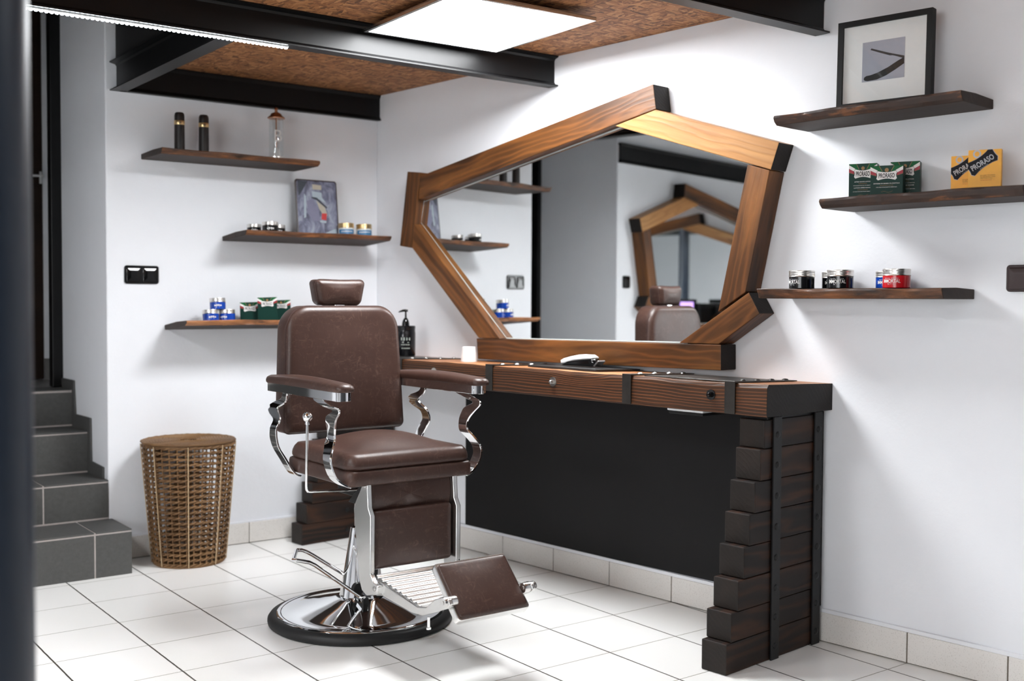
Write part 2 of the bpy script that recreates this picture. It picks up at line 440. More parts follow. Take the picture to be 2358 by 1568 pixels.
def put_text(mb, s, h, fn, x=0, z=0, bold=0, wide=1, rot=0, mi=0, width=None, spacing=1.0):
    vs, fs = text2d(s, h, bold, 1, spacing)
    if width:
        w0 = max(v[0] for v in vs)-min(v[0] for v in vs); wide = width/w0
    c, s_ = math.cos(R(rot)), math.sin(R(rot))
    pts = []
    for a, b in vs:
        a *= wide; b -= h/2
        pts.append(fn(x+a*c-b*s_, z+a*s_+b*c))
    mb.add(pts, fs, mi)
# =================================================================== room shell
CEIL = 2.056
def room():
    m = MB(); m.box(-3.6, 2.6, -6.7, .32, -.1, 0); struct(m.build('floor', 'floor_tile', smooth=0))
    m = MB(); m.box(-.8, 7.3, 0, .2, 0, 2.75); struct(m.build('wall_right', 'plaster', local=WF, smooth=0))
    m = MB(); m.box(.237, 1.509, .306, 1.02, 0, 2.75); struct(m.build('wall_back', 'plaster', smooth=0, bevel=.006))
    m = MB(); m.box(-3.6, -.585, .306, 1.02, 0, 2.75); struct(m.build('wall_back_left', 'plaster', smooth=0, bevel=.006))
    m = MB(); m.box(-3.7, -3.5, -2.7, .306, 0, 2.75); m.box(-3.7, -3.5, -6.7, -5.3, 0, 2.75); m.box(-3.7, -3.5, -5.3, -2.7, 0, .85); m.box(-3.7, -3.5, -5.3, -2.7, 1.9, 2.75); struct(m.build('wall_left', 'plaster', smooth=0))
    m = MB()
    for a, b, c_, d_ in ((-5.3, -2.7, .85, .91), (-5.3, -2.7, 1.84, 1.9), (-5.3, -5.24, .91, 1.84), (-2.76, -2.7, .91, 1.84), (-4.03, -3.97, .91, 1.84)): m.box(-3.6, -3.53, a, b, c_, d_)
    wn = struct(m.build('window_1', 'white_plastic', smooth=0, bevel=.004))
    for a, b in ((-5.24, -4.03), (-3.97, -2.76)):
        m = MB(); m.box(-3.585, -3.575, a, b, .91, 1.84); m.build('pane', 'frosted_daylight', wn, smooth=0)
    m = MB(); m.box(-3.7, 2.6, -6.7, -6.5, 0, 2.75); struct(m.build('wall_front', 'dark_front', smooth=0))
    for nm, bx in (('wall_landing', (.284, .6, 1.5, 1.6)), ('wall_landing_right', (.6, .7, 1.02, 1.6)), ('wall_landing_left', (-1.0, -.9, 1.02, 1.6)), ('wall_landing_end', (-.9, -.62, 1.5, 1.6))):
        m = MB(); m.box(*bx, .6, 2.75); struct(m.build(nm, 'plaster', smooth=0))
    # OSB deck between the beams; the bay over the steps is open up to black boards
    m = MB(); m.box(.287, 2.6, -.87, .4, CEIL, CEIL+.04); m.box(-3.6, 2.6, -3.4, -.87, CEIL, CEIL+.04)
    struct(m.build('ceiling', 'osb', smooth=0))
    m = MB(); m.box(-3.6, .287, -.87, .306, 2.62, 2.65); m.box(.281, .2868, -.87, .306, CEIL, 2.62); m.box(-3.6, .2868, -.875, -.8695, CEIL, 2.62); m.box(-1.0, .8, .306, 1.6, 2.72, 2.76); m.box(-3.6, 2.6, -6.7, -3.4, CEIL, CEIL+.04)
    struct(m.build('ceiling_recess', 'void_black', smooth=0))
    # skirting tiles, jointed in line with the floor joints
    m = MB()
    m.box(.252, 1.5, .297, .306, .0, .094, 1)
    x = .2828
    e = [.252, .2828, .5657, .8485, 1.1314, 1.4142, 1.503]
    for a, b in zip(e[:-1], e[1:]): m.box(a+.0015, b-.0015, .293, .305, .003, .092, 0)
    m.box(.252, 1.5, .2955, .306, .092, .099, 2)
    struct(m.build('baseboard_back', ['skirt', 'grout_brown', 'plaster'], smooth=0, bevel=.001, seg=1))
    m = MB(); js = [(.306+.3*j)/.9942 for j in range(0, 23)]
    m.box(.01, 6.8, -.009, 0, 0, .096, 1)
    for a, b in zip([.01]+js[1:-1], js[1:]):
        m.box(a+.002, b-.002, -.013, -.001, .003, .094, 0)
    m.box(.01, 6.8, -.0105, 0, .094, .106, 2)
    struct(m.build('baseboard_right', ['skirt', 'grout_brown', 'plaster'], local=WF, smooth=0, bevel=.001, seg=1))
    # stepped stone skirting that follows the stairs along the reveal
    m = MB(); pl = [(.352, .335), (.352, .385), (.520, .391), (.528, .575), (.757, .573), (.779, .721), (.97, .721), (.97, .6), (.6, .3), (.4, .2)]
    m.prism([(.237, y, z) for y, z in pl], (-.009, 0, 0)); struct(m.build('baseboard_stair', 'stone', smooth=0, bevel=.0015, seg=1))
    m = MB(); m.box(.284, .6, 1.488, 1.5, .68, .785); struct(m.build('baseboard_landing', 'bark', smooth=0))
    # black door frame on the landing and the dark door behind
    m = MB(); m.box(.190, .237, .972, 1.03, .68, 2.72); m.box(-.585, -.545, .905, 1.03, .68, 2.72); m.box(-.585, .237, .972, 1.03, 2.5, 2.72)
    struct(m.build('trim_1', 'steel_black', smooth=0, bevel=.004))
    d = MB(); d.box(-.62, .283, 1.50, 1.545, .682, 2.6)
    for i in range(2): d.box(-.5, .16, 1.494, 1.5, .85+i*.85, 1.55+i*.85)
    dr = struct(d.build('door_1', 'door_brown', smooth=0, bevel=.004))
    h = MB(); h.box(.268, .280, 1.494, 1.5, 1.655, 1.715); h.tube([(.274, 1.495, 1.69), (.274, 1.455, 1.69), (.225, 1.45, 1.688)], .006)
    h.build('door_handle', 'white_plastic', dr, bevel=.003)
room()

# =================================================================== steel beams
def ibeam(name, x0, x1, y, label, w=.056, local=ID):
    m = MB(); b, t, f, wb = 1.937, CEIL, .007, .0035
    h = w/2
    prof = [(-h, b), (h, b), (h, b+f*.7), (wb*2.5, b+f*1.5), (wb, b+f*2.6), (wb, t-f*2.6), (wb*2.5, t-f*1.5), (h, t-f*.7), (h, t), (-h, t), (-h, t-f*.7), (-wb*2.5, t-f*1.5), (-wb, t-f*2.6), (-wb, b+f*2.6), (-wb*2.5, b+f*1.5), (-h, b+f*.7)]
    m.prism([(0, a, z-b) for a, z in prof], (x1-x0, 0, 0))
    o = m.build(name, 'steel_black', local=local @ T(x0, y, b), smooth=20)
    return tag(o, label, 'beam', 'black steel ceiling beams')
ibeam('ceiling_beam', -3.5, 1.637, -.873, 'long black steel beam behind the square ceiling light, carrying the LED strip')
ibeam('ceiling_beam', -3.5, 1.762, -2.078, 'black steel beam ending at the top right, near the framed razor picture')
ibeam('ceiling_beam', .29, 1.511, .292, 'black steel beam along the top of the back wall above the three shelves', .028)
ibeam('ceiling_beam', -3.5, -.59, .292, 'black steel beam above the mirror left of the stairs, seen in the big mirror', .028)
ibeam('ceiling_beam', -.845, .306, 0, 'short black steel beam running back towards the stair corner', .062, frame(V((0, 1, 0)), V((-1, 0, 0)), V((.287, 0, 0))))

# =================================================================== lamps
def ceiling_light(x, y, label, mt='led_panel_light'):
    t = thing('ceiling_light', label, 'light', T(x, y, 2.018) @ RZ(-2), 'square LED ceiling panels')
    a, b = .279, .296
    m = MB()
    for z0, z1, i in ((.0, .012, .0),):
        m.box(-a, a, -b, -b+.013, z0, z1); m.box(-a, a, b-.013, b, z0, z1); m.box(-a, -a+.013, -b+.013, b-.013, z0, z1); m.box(a-.013, a, -b+.013, b-.013, z0, z1)
    m.box(-a, a, -b, b, .009, .013)
    m.build('frame', 'satin', t, smooth=0)
    m = MB(); o = rrect(-a+.012, a-.012, -b+.012, b-.012, .012, 4); m.prism([(p[0], p[1], .0015) for p in o], (0, 0, .004)); m.build('diffuser', mt, t, smooth=0)
    for i in (-1, 1):
        m = MB(); m.box(i*.16-.03, i*.16+.03, -.2, .2, .013, .039); m.build('mount', 'iron_black', t, smooth=0)
ceiling_light(1.027, -1.217, 'large square LED ceiling panel glowing white above the barber chair')
ceiling_light(-1.55, -1.55, 'square LED ceiling panel over the far left side of the room', 'led_panel_left')
ceiling_light(.15, -3.55, 'added square LED fill panel over the front of the room, outside the picture', 'led_panel_fill')  # unseen panel, added as weak fill light from the front

t = thing('led_strip', 'thin LED strip of bright white dots along the black beam', 'light', T(-.42, -.876, 1.937))
m = MB(); m.box(0, .909, -.007, .007, -.004, 0); m.build('backing', 'white_plastic', t, smooth=0)
m = MB(); n = 62
for i in range(n): m.lathe([(.0062, -.0042), (.0058, -.0075), (.003, -.0095), (.0004, -.0098)], (.0075+i*.909/n, 0, 0), 8)
m.build('diodes', 'led_strip_light', t, smooth=40)

# =================================================================== steel post in the foreground
ex = V((-.7665, -2.742, 0)); c = V((-1.1408, -4.3358, 0)); vd = (ex-c).normalized(); lf = V((-vd.y, vd.x, 0))
pc = ex+lf*.0605
m = MB(); m.lathe([(.0605, 0), (.0605, CEIL)], (0, 0, 0), 48)
tag(m.build('steel_post', 'post_blue', local=T(pc.x, pc.y, 0), smooth=60), 'dark navy round steel post close to the camera at the left edge', 'post')

# =================================================================== stairs
def stairs():
    t = thing('staircase', 'dark grey tiled steps with pale grout leading up to the back doorway', 'stairs', T(0, .045, 0))
    tops = [(.045, .178, .250, .30, [.108, -.192, -.492]), (.302, .338, .237, .566, [-.018, -.318]), (.566, .517, .237, .801, [.055-.3, -.545+.0]), (.801, .678, .237, 1.5, [.055-.3, -.545])]
    zb = 0
    for k, (y, z, xr, yn, js) in enumerate(tops):
        m = MB(); y0 = y-.045; x0 = -.585; g = .003
        m.box(x0, xr-.001, y0+.001, (yn-.045)+(.02 if k else -.002), zb, z-.002, 1)
        cuts = [xr]+[j for j in js if j > x0+.05]+[x0]
        for a, b in zip(cuts[:-1], cuts[1:]):
            m.box(b+(g if b != x0 else 0), a-(g if a != xr else .0), y0, y0+.01, zb+(.0 if k == 0 else .008), z-.0115, 0)
            if k < 3: m.box(b+(g if b != x0 else 0), a-(g if a != xr else 0), y0+.0005, yn-.045+.0015-.005, z-.006, z, 0)
            else: m.box(b, a, y0+.0015, .215+y0, z-.006, z, 0)
        if k == 0: m.box(xr-.006, xr, y0+.004, .25, 0, z-.003, 0)
        if k == 3: m.box(-.9, .6, y0+.2195, 1.455, z-.05, z, 2)
        if k > 0: pass
        m.build('step', ['stone', 'grout', 'bark'], t, smooth=0, bevel=.0008, seg=1)
        zb = z-.002
stairs()

# =================================================================== black board under the worktop, switches
m = MB(); m.prism([(.661, -.006, .685), (.661, -.006, .101), (2.34, -.006, .112), (2.42, -.006, .112), (2.42, -.006, .74), (.661, -.006, .745)], (0, .0055, 0))
tag(m.build('wall_board', 'board', local=WF, smooth=0), 'large matte black board on the wall beneath the wooden worktop', 'wall panel')
def switch(name, mat, fr, w, h, n, label, grp='black rocker switches'):
    t = thing(name, label, 'switch', fr, grp)
    m = MB(); m.pillow(rrect(-w/2, w/2, -h/2, h/2, .01, 4), [(0, 0), (.006, 0), (.009, .003)], lambda a, b, d: V((a, -d, b)), 0, 2, 1); m.build('plate', mat, t)
    p = w/n
    for i in range(n):
        m = MB(); a = -w/2+p*i+.007; b = a+p-.014; k = .006
        m.pillow(rrect(a-(.003 if n > 1 and i else 0), b+(.003 if i < n-1 else 0), -h/2+k, h/2-k, .004, 3), [(.008, 0), (.0125, .0006), (.0135, .002)], lambda x, y, d: V((x, -d+.25*max(0, y-.2*h), y)), 0, 2, 8); m.build('rocker', mat, t)
switch('light_switch', 'switch', BF @ T(.380, 0, 1.187), .143, .076, 2, 'glossy black double light switch on the back wall beside the stairs')
switch('light_switch', 'switch', BF @ T(-.685, 0, 1.205), .075, .076, 1, 'black single switch left of the stairs, reflected in the big mirror')
switch('light_switch', 'switch_brown', WF @ T(3.068, 0, 1.158), .15, .075, 2, 'dark brown switch plate cut off by the right edge, below the shelves')
# =================================================================== barber chair
def catmull(P, n=6):
    P = [V(p) for p in P]; o = []
    for i in range(len(P)-1):
        a = P[max(i-1, 0)]; b = P[i]; c = P[i+1]; d = P[min(i+2, len(P)-1)]
        for k in range(n):
            t = k/n; o.append(.5*((2*b)+(c-a)*t+(2*a-5*b+4*c-d)*t*t+(3*b-a-3*c+d)*t**3))
    o.append(P[-1]); return o
def chair():
    OX, OY = .68, -1.035
    t = thing('barber_chair', 'brown leather barber chair with chrome arms on a round chrome base', 'chair', T(OX, OY, 0))
    Y = lambda y: y-OY
    # base
    m = MB(); m.lathe([(.24, .001), (.303, .001), (.3105, .006), (.312, .012), (.3115, .02), (.305, .029), (.292, .035), (.281, .035), (.27, .03)], seg=96); m.build('base_ring', 'rubber', t)
    m = MB(); m.lathe([(.2845, .030), (.2815, .038), (.275, .0405), (.268, .0385), (.263, .0375), (.23, .045), (.18, .0575), (.13, .070), (.10, .0775), (.088, .081), (.08, .083)], seg=96); m.build('base', 'chrome', t, smooth=60)
    m = MB(); m.lathe([(.0785, .079), (.0765, .085), (.0755, .09), (.066, .15), (.055, .215), (.0455, .27), (.040, .308), (.0375, .315), (.03, .316), (.03, .30)], (.011, .012, 0), seg=64); m.build('column', 'chrome', t, smooth=40)
    m = MB(); m.lathe([(.026, .29), (.026, .44)], (.011, .012, 0), 40); m.build('piston', 'chrome', t)
    m = MB(); m.box(-.09, .09, -.13, .12, .47, .516); m.box(-.05, .05, -.05, .075, .43, .475); m.build('seat_mount', 'iron_black', t, bevel=.004)
    for s in (-1, 1):
        m = MB(); m.prism([(s*.125, -.30, .515), (s*.125, -.25, .515), (s*.125, -.155, .44), (s*.125, -.20, .44)], (s*.008, 0, 0))
        m.build('linkage', 'iron_black', t, bevel=.002)
    # seat
    so = dens(rrect(-.226, .226, Y(-1.376), Y(-.93), [.022, .022, .03, .03], 5), .03)
    m = MB(); m.pillow(so, [(.517, .012), (.519, .004), (.524, 0), (.556, 0), (.563, .003), (.566, .010)], lambda a, b, d: V((a, b, d)), .001, 2, 4); m.build('seat_base', 'leather', t, smooth=50)
    m = MB(); co = dens(rrect(-.225, .225, Y(-1.374), Y(-.935), [.04, .04, .05, .05], 7), .02)
    m.pillow(co, [(.5655, .016), (.567, .006), (.574, .0005), (.583, 0), (.592, .002), (.604, .008), (.614, .018)], lambda a, b, d: V((a, b, d)), .044, 2.0, 14); m.build('seat', 'leather', t, smooth=60)
    # back
    tp = lambda a, b: a*(1-.085*(b-.64)/.426)
    bo = dens(rrect(-.233, .233, .636, 1.066, [.022, .022, .085, .085], 10), .02)
    fb = lambda a, b, d: V((tp(a, b), Y(-.848)+d+.042*(b-.64), b))
    m = MB(); m.pillow(bo, [(.004, .03), (-.001, .012), (-.008, .002), (-.016, 0), (-.072, 0), (-.080, .0015), (-.087, .006), (-.0925, .013), (-.0955, .022)], fb, -.008, 2.5, 10, .006); bk = m.build('backrest', 'leather', t, smooth=60)
    m = MB(); n = len(bo)
    m.tube([fb(p[0], p[1], -.0765) for p in bo], .0016, 6, True)
    m.tube([fb(p[0], p[1], -.069) for p in bo], .0009, 5, True); m.build('piping', 'thread', bk)
    # headrest
    hp = lambda a, b: a*(1+.22*(b-1.07)/.09)
    ho = dens(rrect(-.081, .081, 1.068, 1.158, [.02, .02, .018, .018], 6), .012)
    fh = lambda a, b, d: V((hp(a, b), Y(-.826)+d-.02*(b-1.068), b-.0015*math.exp(-(a/.05)**2)*max(0, (b-1.10)/.05)))
    m = MB(); m.pillow(ho, [(.0, .016), (-.004, .006), (-.012, 0), (-.052, 0), (-.060, .002), (-.067, .008), (-.071, .016)], fh, -.006, 2.4, 8, .003); hd = m.build('headrest', 'leather', t, smooth=60)
    m = MB(); m.tube([fh(p[0], p[1], -.056) for p in ho], .0014, 6, True); m.build('piping', 'thread', hd)
    m = MB(); m.box(-.02, .02, Y(-.885), Y(-.87), 1.03, 1.085); m.build('headrest_bar', 'chrome', t, bevel=.003)
    # arms
    for s in (-1, 1):
        cx = s*.2485
        ao = dens(rrect(cx-.028, cx+.028, Y(-1.403), Y(-.886), [.027, .027, .012, .012], 8), .03)
        fa = lambda a, b, d: V((a, b, d+(.010 if d > .82 else (.004 if d > .815 else 0))*(1-((b-Y(-1.13))/.30)**2)))
        m = MB(); m.pillow(ao, [(.810, .004), (.8105, -.001), (.8145, -.0045), (.820, -.005), (.8255, -.002), (.830, .005), (.8325, .012)], fa, .0035, 2.2, 6); m.build('arm_pad', 'leather', t, smooth=60)
        m = MB(); to = dens(rrect(cx-.0265, cx+.0265, Y(-1.395), Y(-.890), [.0255, .0255, .004, .004], 10), .05)
        m.pillow(to, [(.783, .0012), (.784, 0), (.811, 0)], lambda a, b, d: V((a, b, d)), 0, 2, 2); tr = m.build('arm_trim', 'chrome', t, smooth=30)
        for yy in (-.93, -1.0, -1.045, -1.235, -1.275):
            m = MB(); m.sphere((cx, Y(yy), .783), .004, 10); m.build('screw', 'chrome', tr)
        FL = [(.786, 0, 0), (.776, -.02, 0), (.768, -.052, 0), (.7625, -.074, .002), (.757, -.096, .006), (.743, -.095, .007), (.72, -.066, .011), (.69, -.044, .02), (.661, -.042, .02), (.637, -.060, .005), (.606, -.076, -.011), (.575, -.083, -.008), (.545, -.082, .007), (.525, -.086, .032), (.516, -.088, .052)]
        RL = [(.786, 0, 0), (.77, .002, 0), (.756, .012, .002), (.743, .036, 0), (.731, .060, -.006), (.718, .046, -.01), (.702, .020, -.015), (.685, .015, -.022), (.668, .018, -.029), (.65, .022, -.028), (.626, .034, -.02), (.60, .040, -.01), (.567, .03, .007), (.536, .02, .022), (.514, .012, .036), (.507, .008, .054)]
        for L, y0 in ((FL, -1.273), (RL, -1.024)):
            P = catmull([(s*(.265-xi), Y(y0+A), z) for z, A, xi in L], 8)
            for _ in range(5): P = [P[0]]+[(P[i-1]+2*P[i]+P[i+1])/4 for i in range(1, len(P)-1)]+[P[-1]]
            wy = []
            for i in range(len(P)):
                tg = P[min(i+2, len(P)-1)]-P[max(i-2, 0)]
                c_ = abs(tg.z)/max(1e-6, math.hypot(tg.y, tg.z))
                w0 = .030+.015*min(1, max(0, (.775-P[i].z)/.05))
                wy.append(min(.075, w0/max(.35, c_)) if P[i].z > .53 else wy[-1])
            for _ in range(8): wy = [wy[0]]+[(wy[i-1]+2*wy[i]+wy[i+1])/4 for i in range(1, len(wy)-1)]+[wy[-1]]
            rings = []
            for i, p in enumerate(P):
                tx = (P[min(i+1, len(P)-1)]-P[max(i-1, 0)]).normalized()
                e = tx.cross(V((0, 1, 0))); e = e.normalized()*.0034 if e.length > .05 else V((.0034, 0, 0))
                q = p+V((0, wy[i], 0))
                rings.append([p-e, p+e, q+e, q-e])
            m = MB(); m.loft(rings); m.build('arm_support', 'chrome', t, bevel=.0012, smooth=45)
    # recline lever
    m = MB(); x = .40-OX; yy = Y(-1.200)
    pts = [(x, yy, .712), (x-.001, yy+.002, .60), (x-.002, yy+.004, .505), (x, yy+.005, .494), (x+.004, yy+.005, .488), (x+.012, yy+.005, .486), (x+.19, yy, .478), (x+.22, yy, .478)]
    m.tube(pts, .0048, 12); lv = m.build('recline_lever', 'chrome', t)
    m = MB(); m.sphere((x, yy, .7225), .0158, 28); m.lathe([(.0075, .699), (.0065, .71)], (x, yy, 0), 16); m.build('knob', 'chrome', lv)
    # pump handle
    m = MB()
    near = [(.645, -1.125, .092), (.625, -1.12, .107), (.54, -1.12, .173), (.465, -1.12, .232), (.445, -1.12, .2435), (.425, -1.119, .2495), (.402, -1.116, .2555), (.396, -1.108, .257)]
    far = [(.450, -1.014, .2600), (.457, -1.004, .2605), (.475, -1.0, .2575), (.493, -1.0, .250), (.515, -1.0, .236), (.60, -1.0, .177), (.639, -1.0, .15)]
    m.tube([(a-OX, Y(b), c) for a, b, c in near+far], .0062, 12); pm = m.build('pump_handle', 'chrome', t)
    m = MB(); mm = Matrix.Rotation(R(90), 4, 'X')
    m.lathe([(.012, -.016), (.012, .016)], (.635-OX, Y(-1.118), .096), 6, m=mm); m.lathe([(.006, -.02), (.006, .02)], (.635-OX, Y(-1.118), .096), 10, m=mm); m.build('pivot_nut', 'chrome', pm)
    m = MB(); m.lathe([(.02, -.01), (.02, .01)], (.64-OX, Y(-1.085), .122), 24, m=mm); m.box(-.05, -.028, Y(-1.14), Y(-1.08), .072, .10); m.build('pump_link', 'iron_black', t, bevel=.002)
    # leg rest
    m = MB(); po = dens(rrect(-.146, .146, .255, .438, .014, 5), .02)
    m.pillow(po, [(.0, .004), (-.006, 0), (-.030, 0), (-.037, .003), (-.041, .010)], lambda a, b, d: V((a, Y(-1.336)+d, b)), -.006, 2.5, 8); m.build('leg_rest', 'leather', t, smooth=60)
    m = MB(); m.pillow(dens(rrect(-.148, .148, .43, .525, .004, 2), .02), [(0, 0), (-.006, 0)], lambda a, b, d: V((a, Y(-1.345)+d-.012*math.sin((b-.43)/.095*PI)*(.6+.4*math.sin(a*60)), b)), 0, 2, 4); m.build('leg_apron', 'leather', t, smooth=50)
    poly = [(-1.373, .528), (-1.356, .531), (-1.342, .517), (-1.302, .462), (-1.288, .437), (-1.322, .222), (-1.340, .19), (-1.372, .178), (-1.432, .195), (-1.438, .222), (-1.412, .229), (-1.393, .25), (-1.395, .428), (-1.379, .452), (-1.375, .50)]
    for s in (-1, 1):
        x0 = s*.149
        m = MB(); m.prism([(x0, Y(a), b) for a, b in poly], (s*.017, 0, 0)); bkt = m.build('leg_bracket', 'satin', t, bevel=.003)
        for a, b in ((-1.360, .519), (-1.420, .212)):
            m = MB(); mm = Matrix.Rotation(R(90), 4, 'Y')
            m.lathe([(.0075, -.0015), (.0075, .0015), (.005, .003), (.001, .003)], (s*.1665, Y(a), b), 16, m=mm if s > 0 else Matrix.Rotation(R(-90), 4, 'Y'))
            m.build('bolt', 'steel_cap', bkt)
    # footplate
    fp = [(-1.412, .231), (-1.424, .203), (-1.45, .191), (-1.61, .180), (-1.67, .185), (-1.725, .206), (-1.80, .236), (-1.812, .249), (-1.803, .262), (-1.775, .263), (-1.735, .247), (-1.69, .215), (-1.645, .205), (-1.43, .232)]
    for s in (-1, 1):
        m = MB(); m.prism([(s*.138, Y(a), b) for a, b in fp], (s*.014, 0, 0)); m.build('footplate_side', 'satin', t, bevel=.0025)
    m = MB(); top = []; N = 9*8
    for i in range(N+1):
        f = i/N; top.append((-1.383-.262*f, .239-.035*f+.0042*math.cos(f*9*2*PI)))
    prof = top+[(a, b-.011) for a, b in top[::-1]]
    m.prism([(-.138, Y(a), b) for a, b in prof], (.276, 0, 0)); m.build('footplate', 'satin', t, smooth=50)
    m = MB(); m.lathe([(.007, .150), (.007, .155), (.004, .156), (.004, .185)], (-.143, Y(-1.69), 0), 14); m.build('stop_screw', 'chrome', t)
    es = V((0, -.699, -.715)); en = V((0, -.715, .699)); fc = V((0, Y(-1.7585), .273))
    ff = lambda a, b, d: fc+V((a, 0, 0))+es*b+en*d
    m = MB(); m.pillow(dens(rrect(-.1255, .1255, -.0945, .0945, .012, 4), .03), [(-.036, .006), (-.030, .0005), (-.012, 0), (-.008, .002)], ff, 0, 2, 2); fr = m.build('footrest', 'satin', t, smooth=40)
    m = MB(); m.pillow(dens(rrect(-.119, .119, -.088, .088, .012, 5), .015), [(-.012, .003), (-.009, 0), (-.003, .001), (.0, .005), (.0015, .010)], ff, .005, 2.4, 8); m.build('footrest_pad', 'leather', fr, smooth=60)
    mm = Matrix.Rotation(R(90), 4, 'Y')
    for s in (-1, 1):
        m = MB(); m.lathe([(.004, -.022), (.014, -.021), (.015, -.018), (.015, .018), (.014, .021), (.004, .022)], (s*.1385, Y(-1.79), .2505), 24, m=mm)
        m.lathe([(.006, -.0235), (.006, .0235)], (s*.1385, Y(-1.79), .2505), 12, m=mm)
        m.build('hinge', 'satin', fr)
chair()
# thin panes: transparent with a fresnel reflection
def pane_material():
    m = bpy.data.materials.new('pane_glass'); m.use_nodes = True; t = m.node_tree; t.nodes.clear()
    o = t.nodes.new('ShaderNodeOutputMaterial'); mx = t.nodes.new('ShaderNodeMixShader'); tr = t.nodes.new('ShaderNodeBsdfTransparent'); gl = t.nodes.new('ShaderNodeBsdfGlossy')
    mx.inputs[0].default_value = .07; gl.inputs['Roughness'].default_value = .03; tr.inputs['Color'].default_value = (.97, .98, .98, 1)
    t.links.new(tr.outputs[0], mx.inputs[1]); t.links.new(gl.outputs[0], mx.inputs[2]); t.links.new(mx.outputs[0], o.inputs[0]); M['pane'] = m
pane_material()
# =================================================================== mirrors
TIMB = [
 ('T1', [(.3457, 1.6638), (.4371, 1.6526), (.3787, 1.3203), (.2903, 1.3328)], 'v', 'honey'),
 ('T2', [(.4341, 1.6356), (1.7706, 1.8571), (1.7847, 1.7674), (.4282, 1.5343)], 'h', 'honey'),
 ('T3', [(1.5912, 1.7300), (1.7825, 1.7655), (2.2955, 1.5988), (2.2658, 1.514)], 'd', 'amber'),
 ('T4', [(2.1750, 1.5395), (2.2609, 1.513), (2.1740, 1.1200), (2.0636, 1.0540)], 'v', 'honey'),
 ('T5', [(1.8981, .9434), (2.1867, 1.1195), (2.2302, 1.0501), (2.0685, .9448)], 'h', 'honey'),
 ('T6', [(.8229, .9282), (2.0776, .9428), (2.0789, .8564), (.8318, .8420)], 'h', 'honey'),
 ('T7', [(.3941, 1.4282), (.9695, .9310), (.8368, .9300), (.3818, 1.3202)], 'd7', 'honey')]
GL = [(.412, 1.535), (1.592, 1.74), (2.185, 1.546), (2.072, 1.05), (1.892, .934), (.962, .922), (.388, 1.432)]
GLASS_TURN = .18
def mirror(fr, label):
    u0, z0 = 1.45, .841
    t = thing('wall_mirror', label, 'mirror', fr @ T(u0, 0, z0), 'irregular timber framed mirrors')
    for nm, P, k, mat in TIMB:
        P = [(a-u0, b-z0) for a, b in P]
        if k == 'v': a, b = V(P[0]), V(P[3])
        elif k == 'h': a, b = V(P[0]), V(P[1])
        elif k == 'd': a, b = V(P[1]), V(P[2])
        else: a, b = V(P[0]), V(P[1])
        e = (b-a).normalized(); c = sum((V(p) for p in P), V((0, 0)))/4
        loc = Matrix.Identity(4); loc.col[0] = (e.x, 0, e.y, 0); loc.col[1] = (0, 1, 0, 0); loc.col[2] = (-e.y, 0, e.x, 0); loc.col[3] = (c.x, 0, c.y, 1)
        m = MB(); m.prism([((p[0]-c.x)*e.x+(p[1]-c.y)*e.y, -.087, -(p[0]-c.x)*e.y+(p[1]-c.y)*e.x) for p in P], (0, .0855, 0))
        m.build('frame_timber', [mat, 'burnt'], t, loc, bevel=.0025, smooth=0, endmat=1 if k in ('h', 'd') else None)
    g = [(a-u0, b-z0) for a, b in GL]
    m = MB(); m.prism([(a, -.046, b) for a, b in g], (0, .006, 0)); m.build('glass', 'mirror', t, RZ(GLASS_TURN), smooth=0)
    m = MB(); n = len(g); c = V((sum(p[0] for p in g)/n, sum(p[1] for p in g)/n))
    for i in range(n):
        a, b = V(g[i]), V(g[(i+1) % n]); e = (b-a).normalized(); q = V((e.y, -e.x)); 
        if (c-a).dot(q) < 0: q = -q
        a2, b2 = a+q*.0085, b+q*.0085; a3, b3 = a+q*.0125, b+q*.0125
        m.prism([(a2.x, -.050, a2.y), (b2.x, -.050, b2.y), (b3.x, -.0485, b3.y), (a3.x, -.0485, a3.y)], (0, .004, 0))
    m.build('glass_bevel', 'glass_edge', t, smooth=0)
    return t
mirror(WF, 'large mirror in an irregular rough timber frame above the worktop')
FL3 = frame(V((0, 1, 0)), V((-1, 0, 0)), V((-3.5, 0, 0)))
mirror(BF @ T(-3.0, 0, 0), 'matching timber framed mirror left of the stairs, seen only inside the big mirror')
mirror(FL3 @ T(-2.7, 0, 0), 'third timber framed mirror on the far left wall, seen as a reflection within the reflection')

